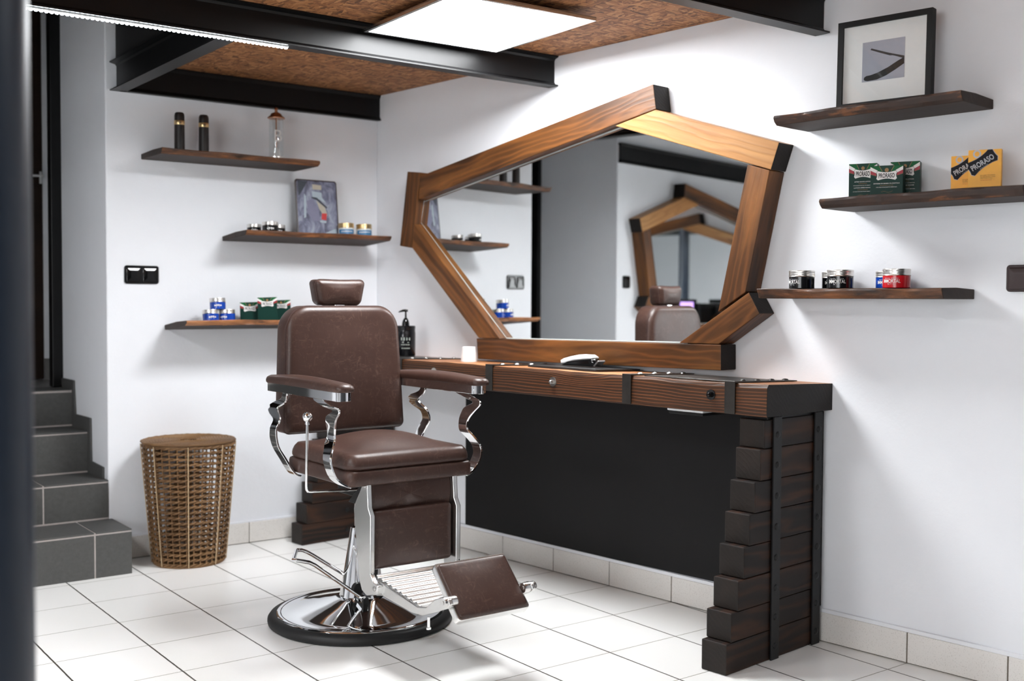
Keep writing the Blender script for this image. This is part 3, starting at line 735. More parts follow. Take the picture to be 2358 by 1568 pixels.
# =================================================================== worktop and supports
def worktop(fr, label, u0=.012, u1=2.45, full=True):
    t = thing('worktop', label, 'worktop', fr @ T(0, 0, .746), 'chunky timber worktops')
    uc = (u0+u1)/2; L = u1-u0; H = .0965; W = .362
    m = MB(); n = 60; rings = []
    for i in range(n+1):
        x = -L/2+L*i/n; k = math.sin(i*1.7)*.0012+math.sin(i*.53+1)*.0016
        rings.append([V((x, -.001, 0)), V((x, -W+.002, 0)), V((x, -W-.001, .008)), V((x, -W+k*.4, H-.012+k)), V((x, -W+.006+k, H-.001+k*.6)), V((x, -.001, H-.012))])
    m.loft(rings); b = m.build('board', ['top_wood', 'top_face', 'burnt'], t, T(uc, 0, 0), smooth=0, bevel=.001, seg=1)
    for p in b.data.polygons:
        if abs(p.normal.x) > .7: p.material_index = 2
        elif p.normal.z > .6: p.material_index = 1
    for us in ((.637, 1.199, 1.886, 2.301) if full else (1.2,)):
        w = .038; m = MB(); zt = H+.0005
        def zz(wv): return zt-.0125+.012*wv/W
        m.prism([(us, -.03, zz(.03)), (us, -W-.001, zz(W)+.001), (us, -W-.007, zz(W)+.001), (us, -W-.007, .002), (us, -W-.002, .002), (us, -W-.002, zz(W)-.004), (us, -.03, zz(.03)-.003), ], (w, 0, 0))
        m.v = [V((p.x, p.y, p.z+(.004 if p.y > -W-.0015 or p.z > .06 else 0))) for p in m.v]
        s = m.build('strap', 'iron', t, bevel=.001, smooth=0)
        for wv in (.30, .225, .147, .07):
            m = MB(); m.lathe([(.0115, 0), (.0105, .002), (.007, .0048), (.0005, .006)], (us+w/2, -wv, zz(wv)+.0038), 16); m.build('rivet', 'steel_cap' if us < 2.2 else 'iron', s)
    for ub in ((.884, 1.556, 2.247) if full else ()):
        m = MB(); mm = Matrix.Rotation(R(90), 4, 'X'); c = (ub, -W-.001, .055)
        m.lathe([(.0165, 0), (.0165, .003), (.008, .003)], c, 24, m=mm); m.lathe([(.0085, .003), (.0085, .009)], c, 6, m=mm); m.lathe([(.0072, .009), (.0066, .014), (.004, .018), (.0005, .019)], c, 20, m=mm)
        m.build('bolt', 'steel_cap' if ub < 2 else 'black_gloss', t)
    return t
worktop(WF, 'thick brushed pine worktop with iron straps beneath the big mirror')
worktop(FL3 @ T(-2.7, 0, 0), 'wooden worktop on the far left wall under the third mirror', full=False)

def support(fr, label, front_strap=True):
    t = thing('worktop_support', label, 'table leg', fr, 'stepped timber worktop legs')
    ws = [.515, .492, .462, .433, .409, .384, .356, .340]; zs = [0, .092, .179, .270, .365, .459, .552, .648, .735]
    for k in range(8):
        L = ws[k]-.014; m = MB(); j = (random.random()-.5)*.003
        m.box(-L/2, L/2, -.045+j, .045+j, zs[k]+.0006, zs[k+1]-.0006)
        # board length runs out of the wall
        m.build('block', ['stack_wood', 'stack_end'], t, Matrix.Translation((0, -(.014+L/2), 0)) @ RZ(-90), bevel=.0035, seg=2, smooth=0, endmat=1)
    m = MB(); m.box(-.04, .04, -.32, -.02, .735, .7455); m.build('top_plate', 'iron_black', t, smooth=0)
    for w0, w1 in ((.258, .299), (.030, .072)):
        far = not front_strap and w0 > .2
        if not far: m = MB(); m.box(.0465, .0525, -w1, -w0, .0, .742); s = m.build('strap', 'iron_black', t, bevel=.001, smooth=0)
        for k in range(8):
            m = MB(); mm = Matrix.Rotation(R(90), 4, 'Y')
            m.lathe([(.0105, 0), (.0095, .0025), (.006, .0045), (.0005, .0052)], (.0462 if far else .0522, -(w0+w1)/2, (zs[k]+zs[k+1])/2-.004), 14, m=mm); m.build('rivet', 'iron_black', t if far else s)
    return t
support(WF @ T(2.382, 0, 0), 'near worktop leg of dark timber blocks stepping out at the bottom')
support(WF @ T(.106, 0, 0), 'far worktop leg of stacked timber blocks, half hidden behind the chair', False)

support(FL3 @ T(-2.7+2.382, 0, 0), 'timber block leg of the far left worktop, end nearer the back wall')
support(FL3 @ T(-2.7+.106, 0, 0), 'timber block leg of the far left worktop, end nearer the front')
t = thing('power_supply', 'flat white box with a black base fixed under the worktop', 'electrical box', WF @ T(2.095, 0, .722))
m = MB(); m.box(-.073, .073, -.30, -.17, .010, .0245); m.build('cover', 'white_plastic', t, bevel=.003)
m = MB(); m.box(-.068, .071, -.297, -.175, .0, .010); m.build('base', 'black_matt', t, bevel=.002)

# =================================================================== things on the worktop
ZT = .8425
def plate(u0, u1, w0, w1, z, th, mat, name, label, cat, r=.003):
    m = MB(); o = rrect(-(u1-u0)/2, (u1-u0)/2, -(w1-w0)/2, (w1-w0)/2, r, 4)
    m.pillow(o, [(0, .0005), (.0005, 0), (th-.0006, 0), (th, .0006)], lambda a, b, d: V((a, b, d)), 0, 2, 1)
    tag(m.build(name, mat, local=WF @ T((u0+u1)/2, -(w0+w1)/2, z) @ RX(-1.9)), label, cat)
plate(.27, .634, .09, .335, ZT-.0045, .003, 'mat_steel', 'metal_plate', 'thin dark metal plate on the worktop under the pump bottle', 'plate')
plate(1.965, 2.298, .085, .350, ZT-.0046, .0035, 'mat_steel', 'metal_plate', 'thin dark metal plate on the near end of the worktop', 'plate')
plate(1.337, 1.69, .04, .285, ZT-.0055, .007, 'mat_rubber', 'rubber_mat', 'black ribbed rubber mat on the worktop under the hair clipper', 'mat', .012)
m = MB(); m.pillow(rrect(-.034, .034, -.012, .012, .006, 4), [(0, 0), (.0015, 0)], lambda a, b, d: V((a, b, d)), 0, 2, 1)
tag(m.build('white_strip', 'white_paper', local=WF @ T(1.60, -.262, ZT+.0022) @ RX(-1.9)), 'small flat white strip lying on the front edge of the rubber mat', 'tag')  # flat white rounded strip at the front edge of the mat

# hair clipper
t = thing('hair_clipper', 'white and black hair clipper lying on the rubber mat', 'clipper', WF @ T(1.50, -.165, ZT+.0028) @ RZ(3))
sh = lambda P: [(a-1.50, b-.8455) for a, b in P]
wd = .021
def side(P, lay): 
    m = MB(); m.pillow(dens(sh(P), .006), lay, lambda a, b, d: V((a, d, b)), 0, 2, 3); return m
bodyP = [(1.43, .848), (1.57, .848), (1.588, .858), (1.582, .868), (1.572, .878), (1.51, .872), (1.446, .862), (1.432, .857)]
side(bodyP, [(-wd, .004), (-wd+.004, .0005), (wd-.004, .0005), (wd, .004)]).build('body', 'black_gloss', t, smooth=50)
topP = [(1.420, .853), (1.444, .8545), (1.448, .862), (1.51, .8705), (1.572, .877), (1.574, .882), (1.555, .8905), (1.512, .8905), (1.470, .8825), (1.436, .874), (1.419, .866)]
side(topP, [(-wd-.001, .004), (-wd+.003, .0), (wd-.003, 0), (wd+.001, .004)]).build('shell', 'white_plastic', t, smooth=50)
m = MB(); m.prism([(a, -.02, b) for a, b in sh([(1.578, .852), (1.584, .8495), (1.604, .868), (1.600, .872)])], (0, .04, 0)); m.build('blade', 'steel_cap', t, bevel=.0006)
m = MB(); m.tube([(-.074, -.004, .006), (-.084, -.003, .004), (-.080, .005, .003)], .0026, 8); m.build('hook', 'black_gloss', t)

# pump bottle
def bottle():
    t = thing('pump_bottle', 'black pump bottle with white lettering on the far end of the worktop', 'bottle', WF @ T(.405, -.14, ZT-.004) @ RZ(52))
    m = MB(); m.lathe([(.028, 0), (.041, .001), (.0437, .005), (.0437, .106), (.0425, .108), (.0425, .122), (.0435, .124), (.0435, .132), (.041, .135), (.02, .136)], seg=48); m.build('body', 'soap_black', t)
    m = MB(); m.lathe([(.017, .135), (.0165, .146), (.014, .157), (.009, .166), (.005, .171), (.0042, .175), (.0042, .196), (.006, .199)], seg=28)
    m.tube([(.010, 0, .2015), (0, 0, .2025), (-.012, 0, .2015), (-.024, 0, .198), (-.032, 0, .1945)], [.0055, .006, .0055, .0042, .0022], 12); m.build('pump', 'black_gloss', t)
    m = MB(); r = .0441
    fn = lambda x, z: V((r*math.sin(x/r), -r*math.cos(x/r), z))
    for z, h, xs in ((.077, .012, (-.018, -.006, .006, .018)), (.062, .003, (-.012, .012)), (.052, .0042, (-.016, -.006, .004, .014)), (.036, .004, (-.014, -.004, .006, .015))):
        for x in xs:
            w_ = .0026 if h > .01 else .0042
            m.add([fn(x-w_, z-h/2), fn(x, z-h/2), fn(x+w_, z-h/2), fn(x+w_, z+h/2), fn(x, z+h/2), fn(x-w_, z+h/2)], [(0, 1, 4, 5), (1, 2, 3, 4)])
    m.build('lettering', 'ink_grey', t, smooth=0)
    return t
bottle_t = bottle()

m = MB(); m.lathe([(.031, 0), (.0335, .0005), (.0338, .003), (.0275, .058), (.027, .0605), (.0262, .061), (.0255, .0605), (.0255, .059)], seg=48)
m.v = [p for p in m.v]
tag(m.build('paper_cup', 'white_plastic', local=WF @ T(.866, -.165, ZT-.0075)), 'white upside down cup on the worktop at the left end of the mirror', 'cup')
# =================================================================== shelves
def shelf(fr, L, D, th, edge, label, seed):
    rd = random.Random(seed); ph = [rd.random()*6 for _ in range(6)]
    m = MB(); n = 70; rings = []
    for i in range(n+1):
        f = i/n; x = L*f
        e = .0035*math.sin(f*9+ph[0])+.002*math.sin(f*23+ph[1])+.001*math.sin(f*61+ph[2])
        e2 = .003*math.sin(f*8+ph[3])+.0018*math.sin(f*27+ph[4]); dz = .0012*math.sin(f*13+ph[5])
        x1 = x
        rings.append([V((x1, -.001, 0)), V((x1, -D*.5, -.0006)), V((x1, -D+.016+e2, 0)), V((x1, -D+.007+e, th*.32)), V((x1, -D+.001+e, th*.72+dz)), V((x1, -D+.002+e2*.7, th-.001+dz)), V((x1, -D*.55, th+.002)), V((x1, -.001, th-.002))])
    m.loft(rings); k = len(rings[0])
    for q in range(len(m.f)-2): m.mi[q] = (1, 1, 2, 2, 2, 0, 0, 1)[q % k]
    m.mi[-1] = m.mi[-2] = 1
    t = m.build('wall_shelf', ['shelf', 'shelf_dark', edge], local=fr, smooth=0, bevel=.0015, seg=1)
    return tag(t, label, 'shelf', 'live edge wooden wall shelves')
RS = [WF @ T(2.347, 0, 1.636), WF @ T(2.513, 0, 1.3695), WF @ T(2.294, 0, 1.0995)]
shelf(RS[0], .597, .2, .029, 'shelf', 'dark live edge shelf on the right wall holding the framed razor picture', 1)
shelf(RS[1], .60, .2, .030, 'shelf', 'dark live edge shelf on the right wall holding green and yellow cartons', 2)
shelf(RS[2], .607, .2, .030, 'shelf_mid', 'lowest shelf on the right wall, with black, blue and red jars', 3)
BS = [BF @ T(.382, 0, 1.667), BF @ T(.734, 0, 1.3405) @ RX(-3.7), BF @ T(.477, 0, .956) @ RX(-5.2)]
shelf(BS[0], .692, .262, .024, 'shelf_mid', 'top shelf on the back wall, with two dark tubes and a glass dispenser', 4)
shelf(BS[1], .703, .262, .022, 'shelf_mid', 'middle shelf on the back wall, with a tin picture and small jars', 5)
shelf(BS[2], .69, .262, .022, 'shelf_edge', 'lowest shelf on the back wall, with blue tins and green cartons, behind the chair', 6)

# =================================================================== jars
def jar(mat4, r, h, body, lid, label, txt=None, ang=0, group=None, ink='ink_white', style=0):
    t = thing('pomade_jar', label, 'jar', mat4, group)
    hb = h*.66
    m = MB(); m.lathe([(r*.8, 0), (r*.93, .0006), (r*.975, .002), (r*.975, hb), (r*.9, hb+.001)], seg=56); m.build('body', body, t, smooth=40)
    m = MB(); z0, z1 = hb-.0004, h; q = z1-z0
    m.lathe([(r*.9, z0), (r*.995, z0), (r*1.015, z0+q*.06), (r*1.0, z0+q*.14), (r*.985, z0+q*.30), (r*1.005, z0+q*.40), (r*.985, z0+q*.52), (r*.98, z0+q*.62), (r, z0+q*.74), (r*1.0, z0+q*.9), (r*.985, z1), (r*.93, z1), (r*.91, z1-.0008)], seg=56); m.build('lid', lid, t, smooth=50)
    rr = r*.975+.00025; a0 = R(ang)*rr
    fn = lambda x, z: V((rr*math.sin(x/rr), -rr*math.cos(x/rr), z))
    if txt:
        m = MB()
        put_text(m, 'IMMORTAL', hb*.29, fn, a0, hb*.565, .009, 1, 0, 0, r*1.36)
        m.build('brand_lettering', ink, t, smooth=0)
        m = MB(); put_text(m, 'NYC', hb*.135, fn, a0, hb*.33, .0, 1, 0, 0, r*.5, 1.5)
        for k in range(14):
            x = a0-r*.5+r*1.0*k/13
            if k in (6,): continue
            m.add([fn(x-r*.028, hb*.76), fn(x+r*.028, hb*.76), fn(x+r*.028, hb*.80), fn(x-r*.028, hb*.80)], [(0, 1, 2, 3)])
        m.build('small_lettering', 'ink_silver', t, smooth=0)
    if style == 1:      # band of pale lettering too blurred to read
        m = MB()
        for x, z, w, hh in ((-.012, .52, .004, .18), (-.004, .56, .004, .22), (.004, .56, .004, .22), (.012, .52, .004, .18), (0, .34, .008, .08)):
            x = x+a0; hz = hb*hh/2; z = hb*z
            m.add([fn(x-w*.8, z-hz), fn(x+w*.8, z-hz), fn(x+w*.8, z+hz), fn(x-w*.8, z+hz)], [(0, 1, 2, 3)])
        m.build('lettering', ink, t, smooth=0)
    if style == 2:      # wide blue label with a pale line of lettering
        m = MB(); pts = []; N = 14; w = r*1.15
        for i in range(N+1):
            x = a0-w+2*w*i/N; pts += [fn(x, hb*.12), fn(x, hb*.82)]
        m.add(pts, [(2*i, 2*i+2, 2*i+3, 2*i+1) for i in range(N)]); lb = m.build('label', 'label_blue', t, smooth=60)
        rr2 = rr+.0003; f2 = lambda x, z: V((rr2*math.sin(x/rr2), -rr2*math.cos(x/rr2), z))
        m = MB()
        for k in range(7):
            x = a0-w*.6+w*1.2*k/6; m.add([f2(x-r*.06, hb*.5), f2(x+r*.06, hb*.5), f2(x+r*.06, hb*.66), f2(x-r*.06, hb*.66)], [(0, 1, 2, 3)])
        m.build('lettering', 'ink_white', lb, smooth=0)
    return t
CU, CW = 4.328, 3.136
def rw(u, w, z):       # a spot on the right wall shelves, turned to face into the room
    a = math.degrees(math.atan2(CU-u, CW-w)); return WF @ T(u, -w, z) @ RZ(a)
zS = 1.0995+.0300
G = 'pomade jars on the lowest right wall shelf'
jar(rw(2.414, .13, zS+.0005), .0395, .0555, 'jar_black', 'alu_lid', 'black jar on its own at the left of the right wall shelf, lettering turned left', 1, -50, G)
jar(rw(2.487, .062, zS-.0005), .0385, .0525, 'jar_black', 'alu_lid', 'black jar partly hidden behind another black jar on the right wall shelf', 1, -8, G)
jar(rw(2.5535, .14, zS+.0005), .0393, .0555, 'jar_black', 'alu_lid', 'black jar standing in front of another black jar on the right wall shelf', 1, -16, G)
jar(rw(2.665, .055, zS-.0005), .0385, .0525, 'jar_blue', 'alu_lid', 'blue jar half hidden behind the red jar on the right wall shelf', 1, -16, G)
jar(rw(2.735, .14, zS+.0005), .0393, .0555, 'jar_red', 'alu_lid', 'bright red jar with silver lid on the right wall shelf', 1, -24, G)

# =================================================================== cartons
def carton_base(mat4, w, h, d, mat, name, label, group):
    t = thing(name, label, 'box', mat4, group)
    m = MB(); m.box(-w/2, w/2, 0, d, 0, h); m.build('carton', mat, t, bevel=.0008, smooth=0)
    return t
def green_carton(mat4, w, h, d, tall, label, group, lines=True):
    t = carton_base(mat4, w, h, d, 'carton_green', 'soap_carton', label, group)
    f = 1.0 if not tall else .84
    def fr(k): return lambda x, z: V((x, -.0004-.00025*k, z))
    X = lambda a: (a-.5)*w
    Z = lambda b: h*(1-b*f)
    def poly(m, P, k): m.add([fr(k)(X(a), Z(b)) for a, b in P], [tuple(range(len(P)))])
    m = MB()
    for s in (0, 1):
        mir = lambda P: [((1-a) if s else a, b) for a, b in P]
        poly(m, mir([(.005, .012), (.265, .012), (.365, .20), (.22, .19), (.005, .05)]), 0)
    m.build('green_print', 'carton_leaf', t, smooth=0)
    m = MB(); poly(m, [(.265, .012), (.735, .012), (.635, .20), (.365, .20)], 0); m.build('deep_print', 'carton_moss', t, smooth=0)
    m = MB()
    for s in (0, 1):
        mir = lambda P: [((1-a) if s else a, b) for a, b in P]
        poly(m, mir([(.0, .035), (.225, .165), (.175, .245), (.0, .155)]), 1)
    m.build('white_ribbon', 'ink_white', t, smooth=0)
    m = MB()
    for s in (0, 1):
        mir = lambda P: [((1-a) if s else a, b) for a, b in P]
        poly(m, mir([(.0, .158), (.178, .248), (.185, .335), (.0, .275)]), 1)
    m.build('red_ribbon', 'ribbon_red', t, smooth=0)
    m = MB()
    for s in (0, 1):
        mir = lambda P: [((1-a) if s else a, b) for a, b in P]
        poly(m, mir([(.262, .014), (.278, .014), (.375, .195), (.358, .195)]), 1); poly(m, mir([(.0, .277), (.185, .338), (.185, .348), (.0, .289)]), 1)
    N = 20; poly(m, [(.5+.062*math.cos(2*PI*i/N), .155+.066*math.sin(2*PI*i/N)*w/(h*f)) for i in range(N)], 1)
    m.build('gold_print', 'gold_print', t, smooth=0)
    # white plaque with curved-in edges
    def arc(a, b, sag, n=10):
        o = []
        for i in range(n):
            q = i/n; o.append((a[0]+(b[0]-a[0])*q+sag[0]*math.sin(PI*q), a[1]+(b[1]-a[1])*q+sag[1]*math.sin(PI*q)))
        return o
    pl = arc((.23, .185), (.77, .185), (0, .045))+[(.77, .185)]+arc((.815, .235), (.815, .435), (-.022, 0))+[(.815, .435)]+arc((.765, .49), (.235, .49), (0, -.05))+[(.235, .49)]+arc((.185, .435), (.185, .235), (.022, 0))+[(.185, .235)]
    m = MB(); poly(m, pl, 2); m.build('plaque', 'ink_white', t, smooth=0)
    m = MB(); put_text(m, 'PRORASO', h*f*.15, fr(3), 0, Z(.336), .02, 1, 0, 0, w*.49); m.build('brand_lettering', 'ink_black', t, smooth=0)
    if not lines: return t
    if not tall: L = (('SAPONE DA BARBA IN CIOTOLA', .60, .034, .80, 'ink_white'), ('RINFRESCANTE', .665, .022, .40, 'gold_print'), ('CON OLIO DI EUCALIPTO E MENTOLO', .725, .026, .64, 'ink_white'))
    else: L = (('AFTER SHAVE LOTION', .60, .032, .60, 'ink_white'), ('REFRESHING', .665, .022, .30, 'gold_print'), ('WITH EUCALYPTUS OIL AND MENTHOL', .725, .022, .68, 'ink_white'), ('LOTION APRÈS RASAGE', .80, .032, .62, 'ink_white'), ('RAFRAÎCHISSANTE', .865, .022, .36, 'gold_print'), ("À L'HUILE D'EUCALYPTUS ET MENTHOL", .925, .022, .70, 'ink_white'))
    for s, b, hh, ww, mt in L:
        m = MB(); put_text(m, s, h*f*hh, fr(1), 0, Z(b), .008, 1, 0, 0, w*ww); m.build('lettering', mt, t, smooth=0)
    m = MB(); zb = h*.11; pts = []
    for i in range(60):
        q = i/59; pts.append((-.17*w+.36*w*q, zb+h*.018*math.sin(q*46)*(1-.6*q)+h*.02*q+h*.02*math.sin(q*7)))
    for a, b in zip(pts[:-1], pts[1:]): m.add([fr(1)(a[0], a[1]-.0002), fr(1)(b[0], b[1]-.0002), fr(1)(b[0], b[1]+.0003), fr(1)(a[0], a[1]+.0003)], [(0, 1, 2, 3)])
    m.build('signature', 'gold_print', t, smooth=0)
    return t
def yellow_carton(mat4, w, h, d, label, group):
    t = carton_base(mat4, w, h, d, 'carton_yellow', 'balm_carton', label, group)
    def fr(k): return lambda x, z: V((x, -.0004-.00025*k, z))
    X = lambda a: (a-.5)*w
    Z = lambda b: h*(1-b)
    P = [(.0, .318), (.10, .29), (.25, .235), (.40, .155), (.52, .07), (.585, .008), (.725, .004), (.76, .06), (.815, .125), (.885, .185), (.882, .285), (.74, .325), (.60, .385), (.47, .455), (.34, .54), (.215, .655), (.11, .632), (.075, .56), (.035, .51), (.0, .485)]
    cx = sum(p[0] for p in P)/len(P); cy = sum(p[1] for p in P)/len(P)
    for k, s, mt, nm in ((1, 1.035, 'ink_silver', 'plaque_border'), (2, 1, 'ink_black', 'plaque')):
        m = MB(); m.add([fr(k)(max(-w/2, X(cx+(a-cx)*s)), min(h, Z(cy+(b-cy)*s))) for a, b in P], [tuple(range(len(P)))]); m.build(nm, mt, t, smooth=0)
    m = MB(); N = 28; c = (X(.265), Z(.105)); ro, ri = w*.125, w*.075
    pts = [fr(0)(c[0]+(ro if i % 2 == 0 else ri)*math.cos(PI*(i//2)/N*2), c[1]+(ro if i % 2 == 0 else ri)*1.08*math.sin(PI*(i//2)/N*2)) for i in range(2*N)]
    m.add([V((p.x, p.y, min(p.z, h))) for p in pts], [(2*i, (2*i+2) % (2*N), (2*i+3) % (2*N), 2*i+1) for i in range(N)]); m.build('rosette', 'ink_silver', t, smooth=0)
    m = MB(); put_text(m, 'PRORASO', h*.135, fr(3), X(.43), Z(.325), .02, 1, 31, 0, w*.76); put_text(m, 'FIRENZE', h*.032, fr(3), X(.485), Z(.435), 0, 1, 34, 0, w*.27, 1.3); m.build('brand_lettering', 'ink_silver', t, smooth=0)
    for s, b, ww, mt in (('BALSAMO PER BARBA', .652, .45, 'ink_brown'), ('PER AMMORBIDIRE LA BARBA', .692, .45, 'ink_brown'), ('E PROTEGGERE LA PELLE', .727, .36, 'ink_brown'), ('WOOD AND SPICE', .775, .34, 'ink_red')):
        m = MB(); put_text(m, s, h*.019, fr(1), X(.375)+w*ww/2, Z(b), .004, 1, 0, 0, w*ww); m.build('lettering', mt, t, smooth=0)
    return t
zC = 1.3695+.0300
G1 = 'green cartons on the middle right wall shelf'
def cl(u, w, wid, rot, z=zC): # front left corner at u,w
    return WF @ T(u, -w, z) @ RZ(rot) @ T(wid/2, 0, 0)
green_carton(cl(2.546, .088, .082, 21), .082, .1085, .046, True, 'tall green carton at the left of the green trio on the right wall shelf', G1)
green_carton(cl(2.659, .164, .0925, 21), .0905, .0865, .060, False, 'low green carton standing in front of two taller green cartons', G1)
green_carton(cl(2.679, .084, .083, 21), .082, .1035, .046, True, 'tall green carton at the right of the green trio on the right wall shelf', G1)
G2 = 'yellow cartons on the middle right wall shelf'
yellow_carton(cl(2.870, .096, .082, 19), .082, .102, .03, 'yellow carton half hidden behind the front yellow carton', G2)
yellow_carton(cl(2.941, .146, .086, 18), .084, .107, .03, 'yellow carton in front on the right wall shelf, plaque fully visible', G2)

# =================================================================== framed picture
def picture():
    w, h, d = .286, .262, .026
    t = thing('picture_frame', 'square black frame with a razor photograph, leaning on the top right shelf', 'picture', WF @ T(2.526, -.134, 1.6665) @ RZ(5) @ RX(-1.5))
    b = .0165
    m = MB()
    for x0, x1, z0, z1 in ((0, w, 0, b), (0, w, h-b, h), (0, b, b, h-b), (w-b, w, b, h-b)): m.box(x0, x1, 0, d, z0, z1)
    m.build('frame', 'black_gloss', t, smooth=0) if False else m.build('frame', 'black_matt', t, smooth=0)
    m = MB(); m.box(b, w-b, .008, .018, b, h-b); m.build('mat_board', 'white_paper', t, smooth=0)
    px0, px1, pz0, pz1 = .076, .2045, .076, .193
    m = MB(); m.box(px0, px1, .0072, .0082, pz0, pz1); ph = m.build('photograph', 'slate', t, smooth=0)
    X = lambda a: px0+(px1-px0)*a
    Z = lambda q: pz1-(pz1-pz0)*q
    def poly(m, P): m.add([(X(a), .0070, Z(q)) for a, q in P], [tuple(range(len(P)))])
    m = MB(); poly(m, [(.19, .205), (.215, .17), (.55, .31), (.72, .375), (.995, .47), (.995, .53), (.95, .52), (.80, .45), (.72, .42), (.66, .415), (.45, .325)]); m.build('razor_blade', 'photo_dark', ph, smooth=0)
    m = MB(); poly(m, [(.995, .50), (.995, .66), (.80, .78), (.58, .90), (.36, .975), (.14, 1.0-.015), (.07, .965), (.045, .93), (.055, .885), (.11, .85), (.20, .845), (.38, .80), (.62, .70), (.84, .575)]); m.build('razor_handle', 'photo_black', ph, smooth=0)
    m = MB(); m.box(b, w-b, .0045, .0055, b, h-b); m.build('pane', 'pane', t, smooth=0)
picture()

# =================================================================== things on the back wall shelves
def tube_(x, label):
    t = thing('cigar_tube', label, 'tube', BS[0] @ T(x-.382, -.11, .0255), 'dark tubes on the top back shelf')
    r = .0207; h = .168
    m = MB(); m.lathe([(r*.97, 0), (r*1.04, .001), (r*1.02, .03), (r, .10), (r*.985, h-.016), (r*.9, h-.006), (r*.7, h-.0015), (r*.3, h), (.0005, h)], seg=36); m.build('body', 'cigar', t)
    m = MB(); q = r*1.03; m.lathe([(q*.98, h-.053), (q, h-.052), (q, h-.0365), (q*.98, h-.0355)], seg=36); bd = m.build('band', 'gold_lid', t, smooth=30)
    m = MB(); q2 = q+.0003; put_text(m, 'N', .0095, lambda x, z: V((q2*math.sin(x/q2), -q2*math.cos(x/q2), z)), -.006, h-.0442, .03, 1, 20); m.build('emblem', 'cigar', bd, smooth=0)
tube_(.506, 'dark brown tube with gold band, left one on the top back shelf'); tube_(.610, 'dark brown tube with gold band, the one nearer the glass dispenser')
t = thing('glass_dispenser', 'clear glass cylinder with copper cap and pale letter on the top back shelf', 'dispenser', BS[0] @ T(.938-.382, -.11, .0255))
m = MB(); r = .0315; m.lathe([(r*.6, .004), (r, .005), (r, .186), (r-.002, .186), (r-.002, .008), (r*.5, .008)], seg=40); m.build('cylinder', 'pane', t)
m = MB(); m.lathe([(.036, 0), (.037, .002), (.037, .018), (.034, .02), (.030, .02)], seg=40); m.build('base', 'alu_lid', t)
m = MB(); m.lathe([(.037, .185), (.038, .188), (.034, .193), (.026, .198), (.022, .206), (.012, .211), (.006, .214), (.006, .222), (.009, .226), (.006, .232), (.0005, .234)], seg=40); m.build('cap', 'copper', t)
m = MB(); m.tube([(0, 0, .02), (0, 0, .186)], .003, 8); m.build('stem', 'copper', t)
m = MB(); m.lathe([(.020, .021), (.019, .026), (.012, .052), (.004, .06), (.0005, .0605)], (.002, 0, 0), 24); m.build('cotton_wad', 'white_plastic', t)
m = MB(); q = r+.0004; put_text(m, 'B', .052, lambda x, z: V((q*math.sin(x/q), -q*math.cos(x/q), z)), -.004, .108, .0, 1.0); m.build('emblem', 'ink_white', t, smooth=0)

# middle shelf
zs = .0235
G = 'black jars on the middle back shelf'
def bj(S, x0, x, w, z, *a, **k): return jar(S @ T(x-x0, -w, z) @ RZ(-24 if False else -22), *a, **k)
bj(BS[1], .734, .842, .095, zs, .031, .042, 'jar_black', 'alu_lid', 'black jar left rear of the three on the middle back shelf', group=G, style=1)
bj(BS[1], .734, .885, .165, zs, .0345, .046, 'jar_black', 'alu_lid', 'black jar in front of the three on the middle back shelf', group=G, style=1)
bj(BS[1], .734, .951, .105, zs, .030, .042, 'jar_black', 'alu_lid', 'black jar nearest the tin picture on the middle back shelf', group=G, style=1)
G = 'white jars on the middle back shelf'
bj(BS[1], .734, 1.275, .125, zs, .0360, .062, 'jar_white', 'gold_lid', 'white jar with gold lid and blue label beside the tin picture', group=G, style=2)
bj(BS[1], .734, 1.368, .125, zs, .0360, .061, 'jar_white', 'gold_lid', 'white jar with gold lid and blue label at the shelf end near the corner', group=G, style=2)
t = thing('tin_sign', 'upright tin picture of a street scene on the middle back shelf', 'picture', BS[1] @ T(1.155-.734, -.085, zs-.0005) @ RX(3.7-7))
W2, H2 = .104, .262
m = MB(); m.pillow(dens(rrect(-W2, W2, 0, H2, .012, 5), .03), [(0, .0), (.004, 0), (.006, .004)], lambda a, b, d: V((a, -d, b)), 0, 2, 1); m.build('plate', 'tin_edge', t)
m = MB(); o = rrect(-W2+.006, W2-.006, .006, H2-.006, .010, 4); m.add([(a, -.0063, b) for a, b in o], [tuple(range(len(o)))]); pc_ = m.build('picture', 'tin', t, smooth=0)
def patch(P, mt, nm, k=0):
    m = MB(); m.add([(W2*2*(a-.5), -.0066-.0002*k, H2*(1-b)) for a, b in P], [tuple(range(len(P)))]); m.build(nm, mt, pc_, smooth=0)
M['p_dark'] = plain('painted_dusk', rgb(58, 64, 74), .5); M['p_pale'] = plain('painted_pale', rgb(172, 186, 196), .5); M['p_mid'] = plain('painted_lilac', rgb(128, 128, 152), .5); M['p_red'] = plain('painted_red', rgb(206, 62, 62), .5); M['p_cream'] = plain('painted_cream', rgb(184, 176, 160), .5)
patch([(.38, .20), (.62, .22), (.62, .3), (.72, .4), (.55, .34), (.40, .31)], 'p_pale', 'paint_patch')
patch([(.40, .08), (.62, .09), (.62, .17), (.41, .17)], 'p_cream', 'paint_patch')
patch([(.38, .30), (.5, .31), (.74, .47), (.72, .5), (.5, .36), (.37, .32)], 'p_dark', 'paint_patch', 1)
patch([(.20, .25), (.24, .30), (.22, .66), (.17, .68)], 'p_pale', 'paint_patch')
patch([(.48, .36), (.68, .47), (.74, .62), (.62, .60), (.54, .50)], 'p_cream', 'paint_patch')
patch([(.60, .58), (.72, .58), (.70, .70), (.58, .69)], 'p_red', 'paint_patch', 2)
patch([(.54, .71), (.70, .71), (.69, .75), (.55, .74)], 'p_pale', 'paint_patch', 1)
patch([(.25, .38), (.40, .33), (.52, .50), (.56, .72), (.36, .72), (.27, .6)], 'p_mid', 'paint_patch')
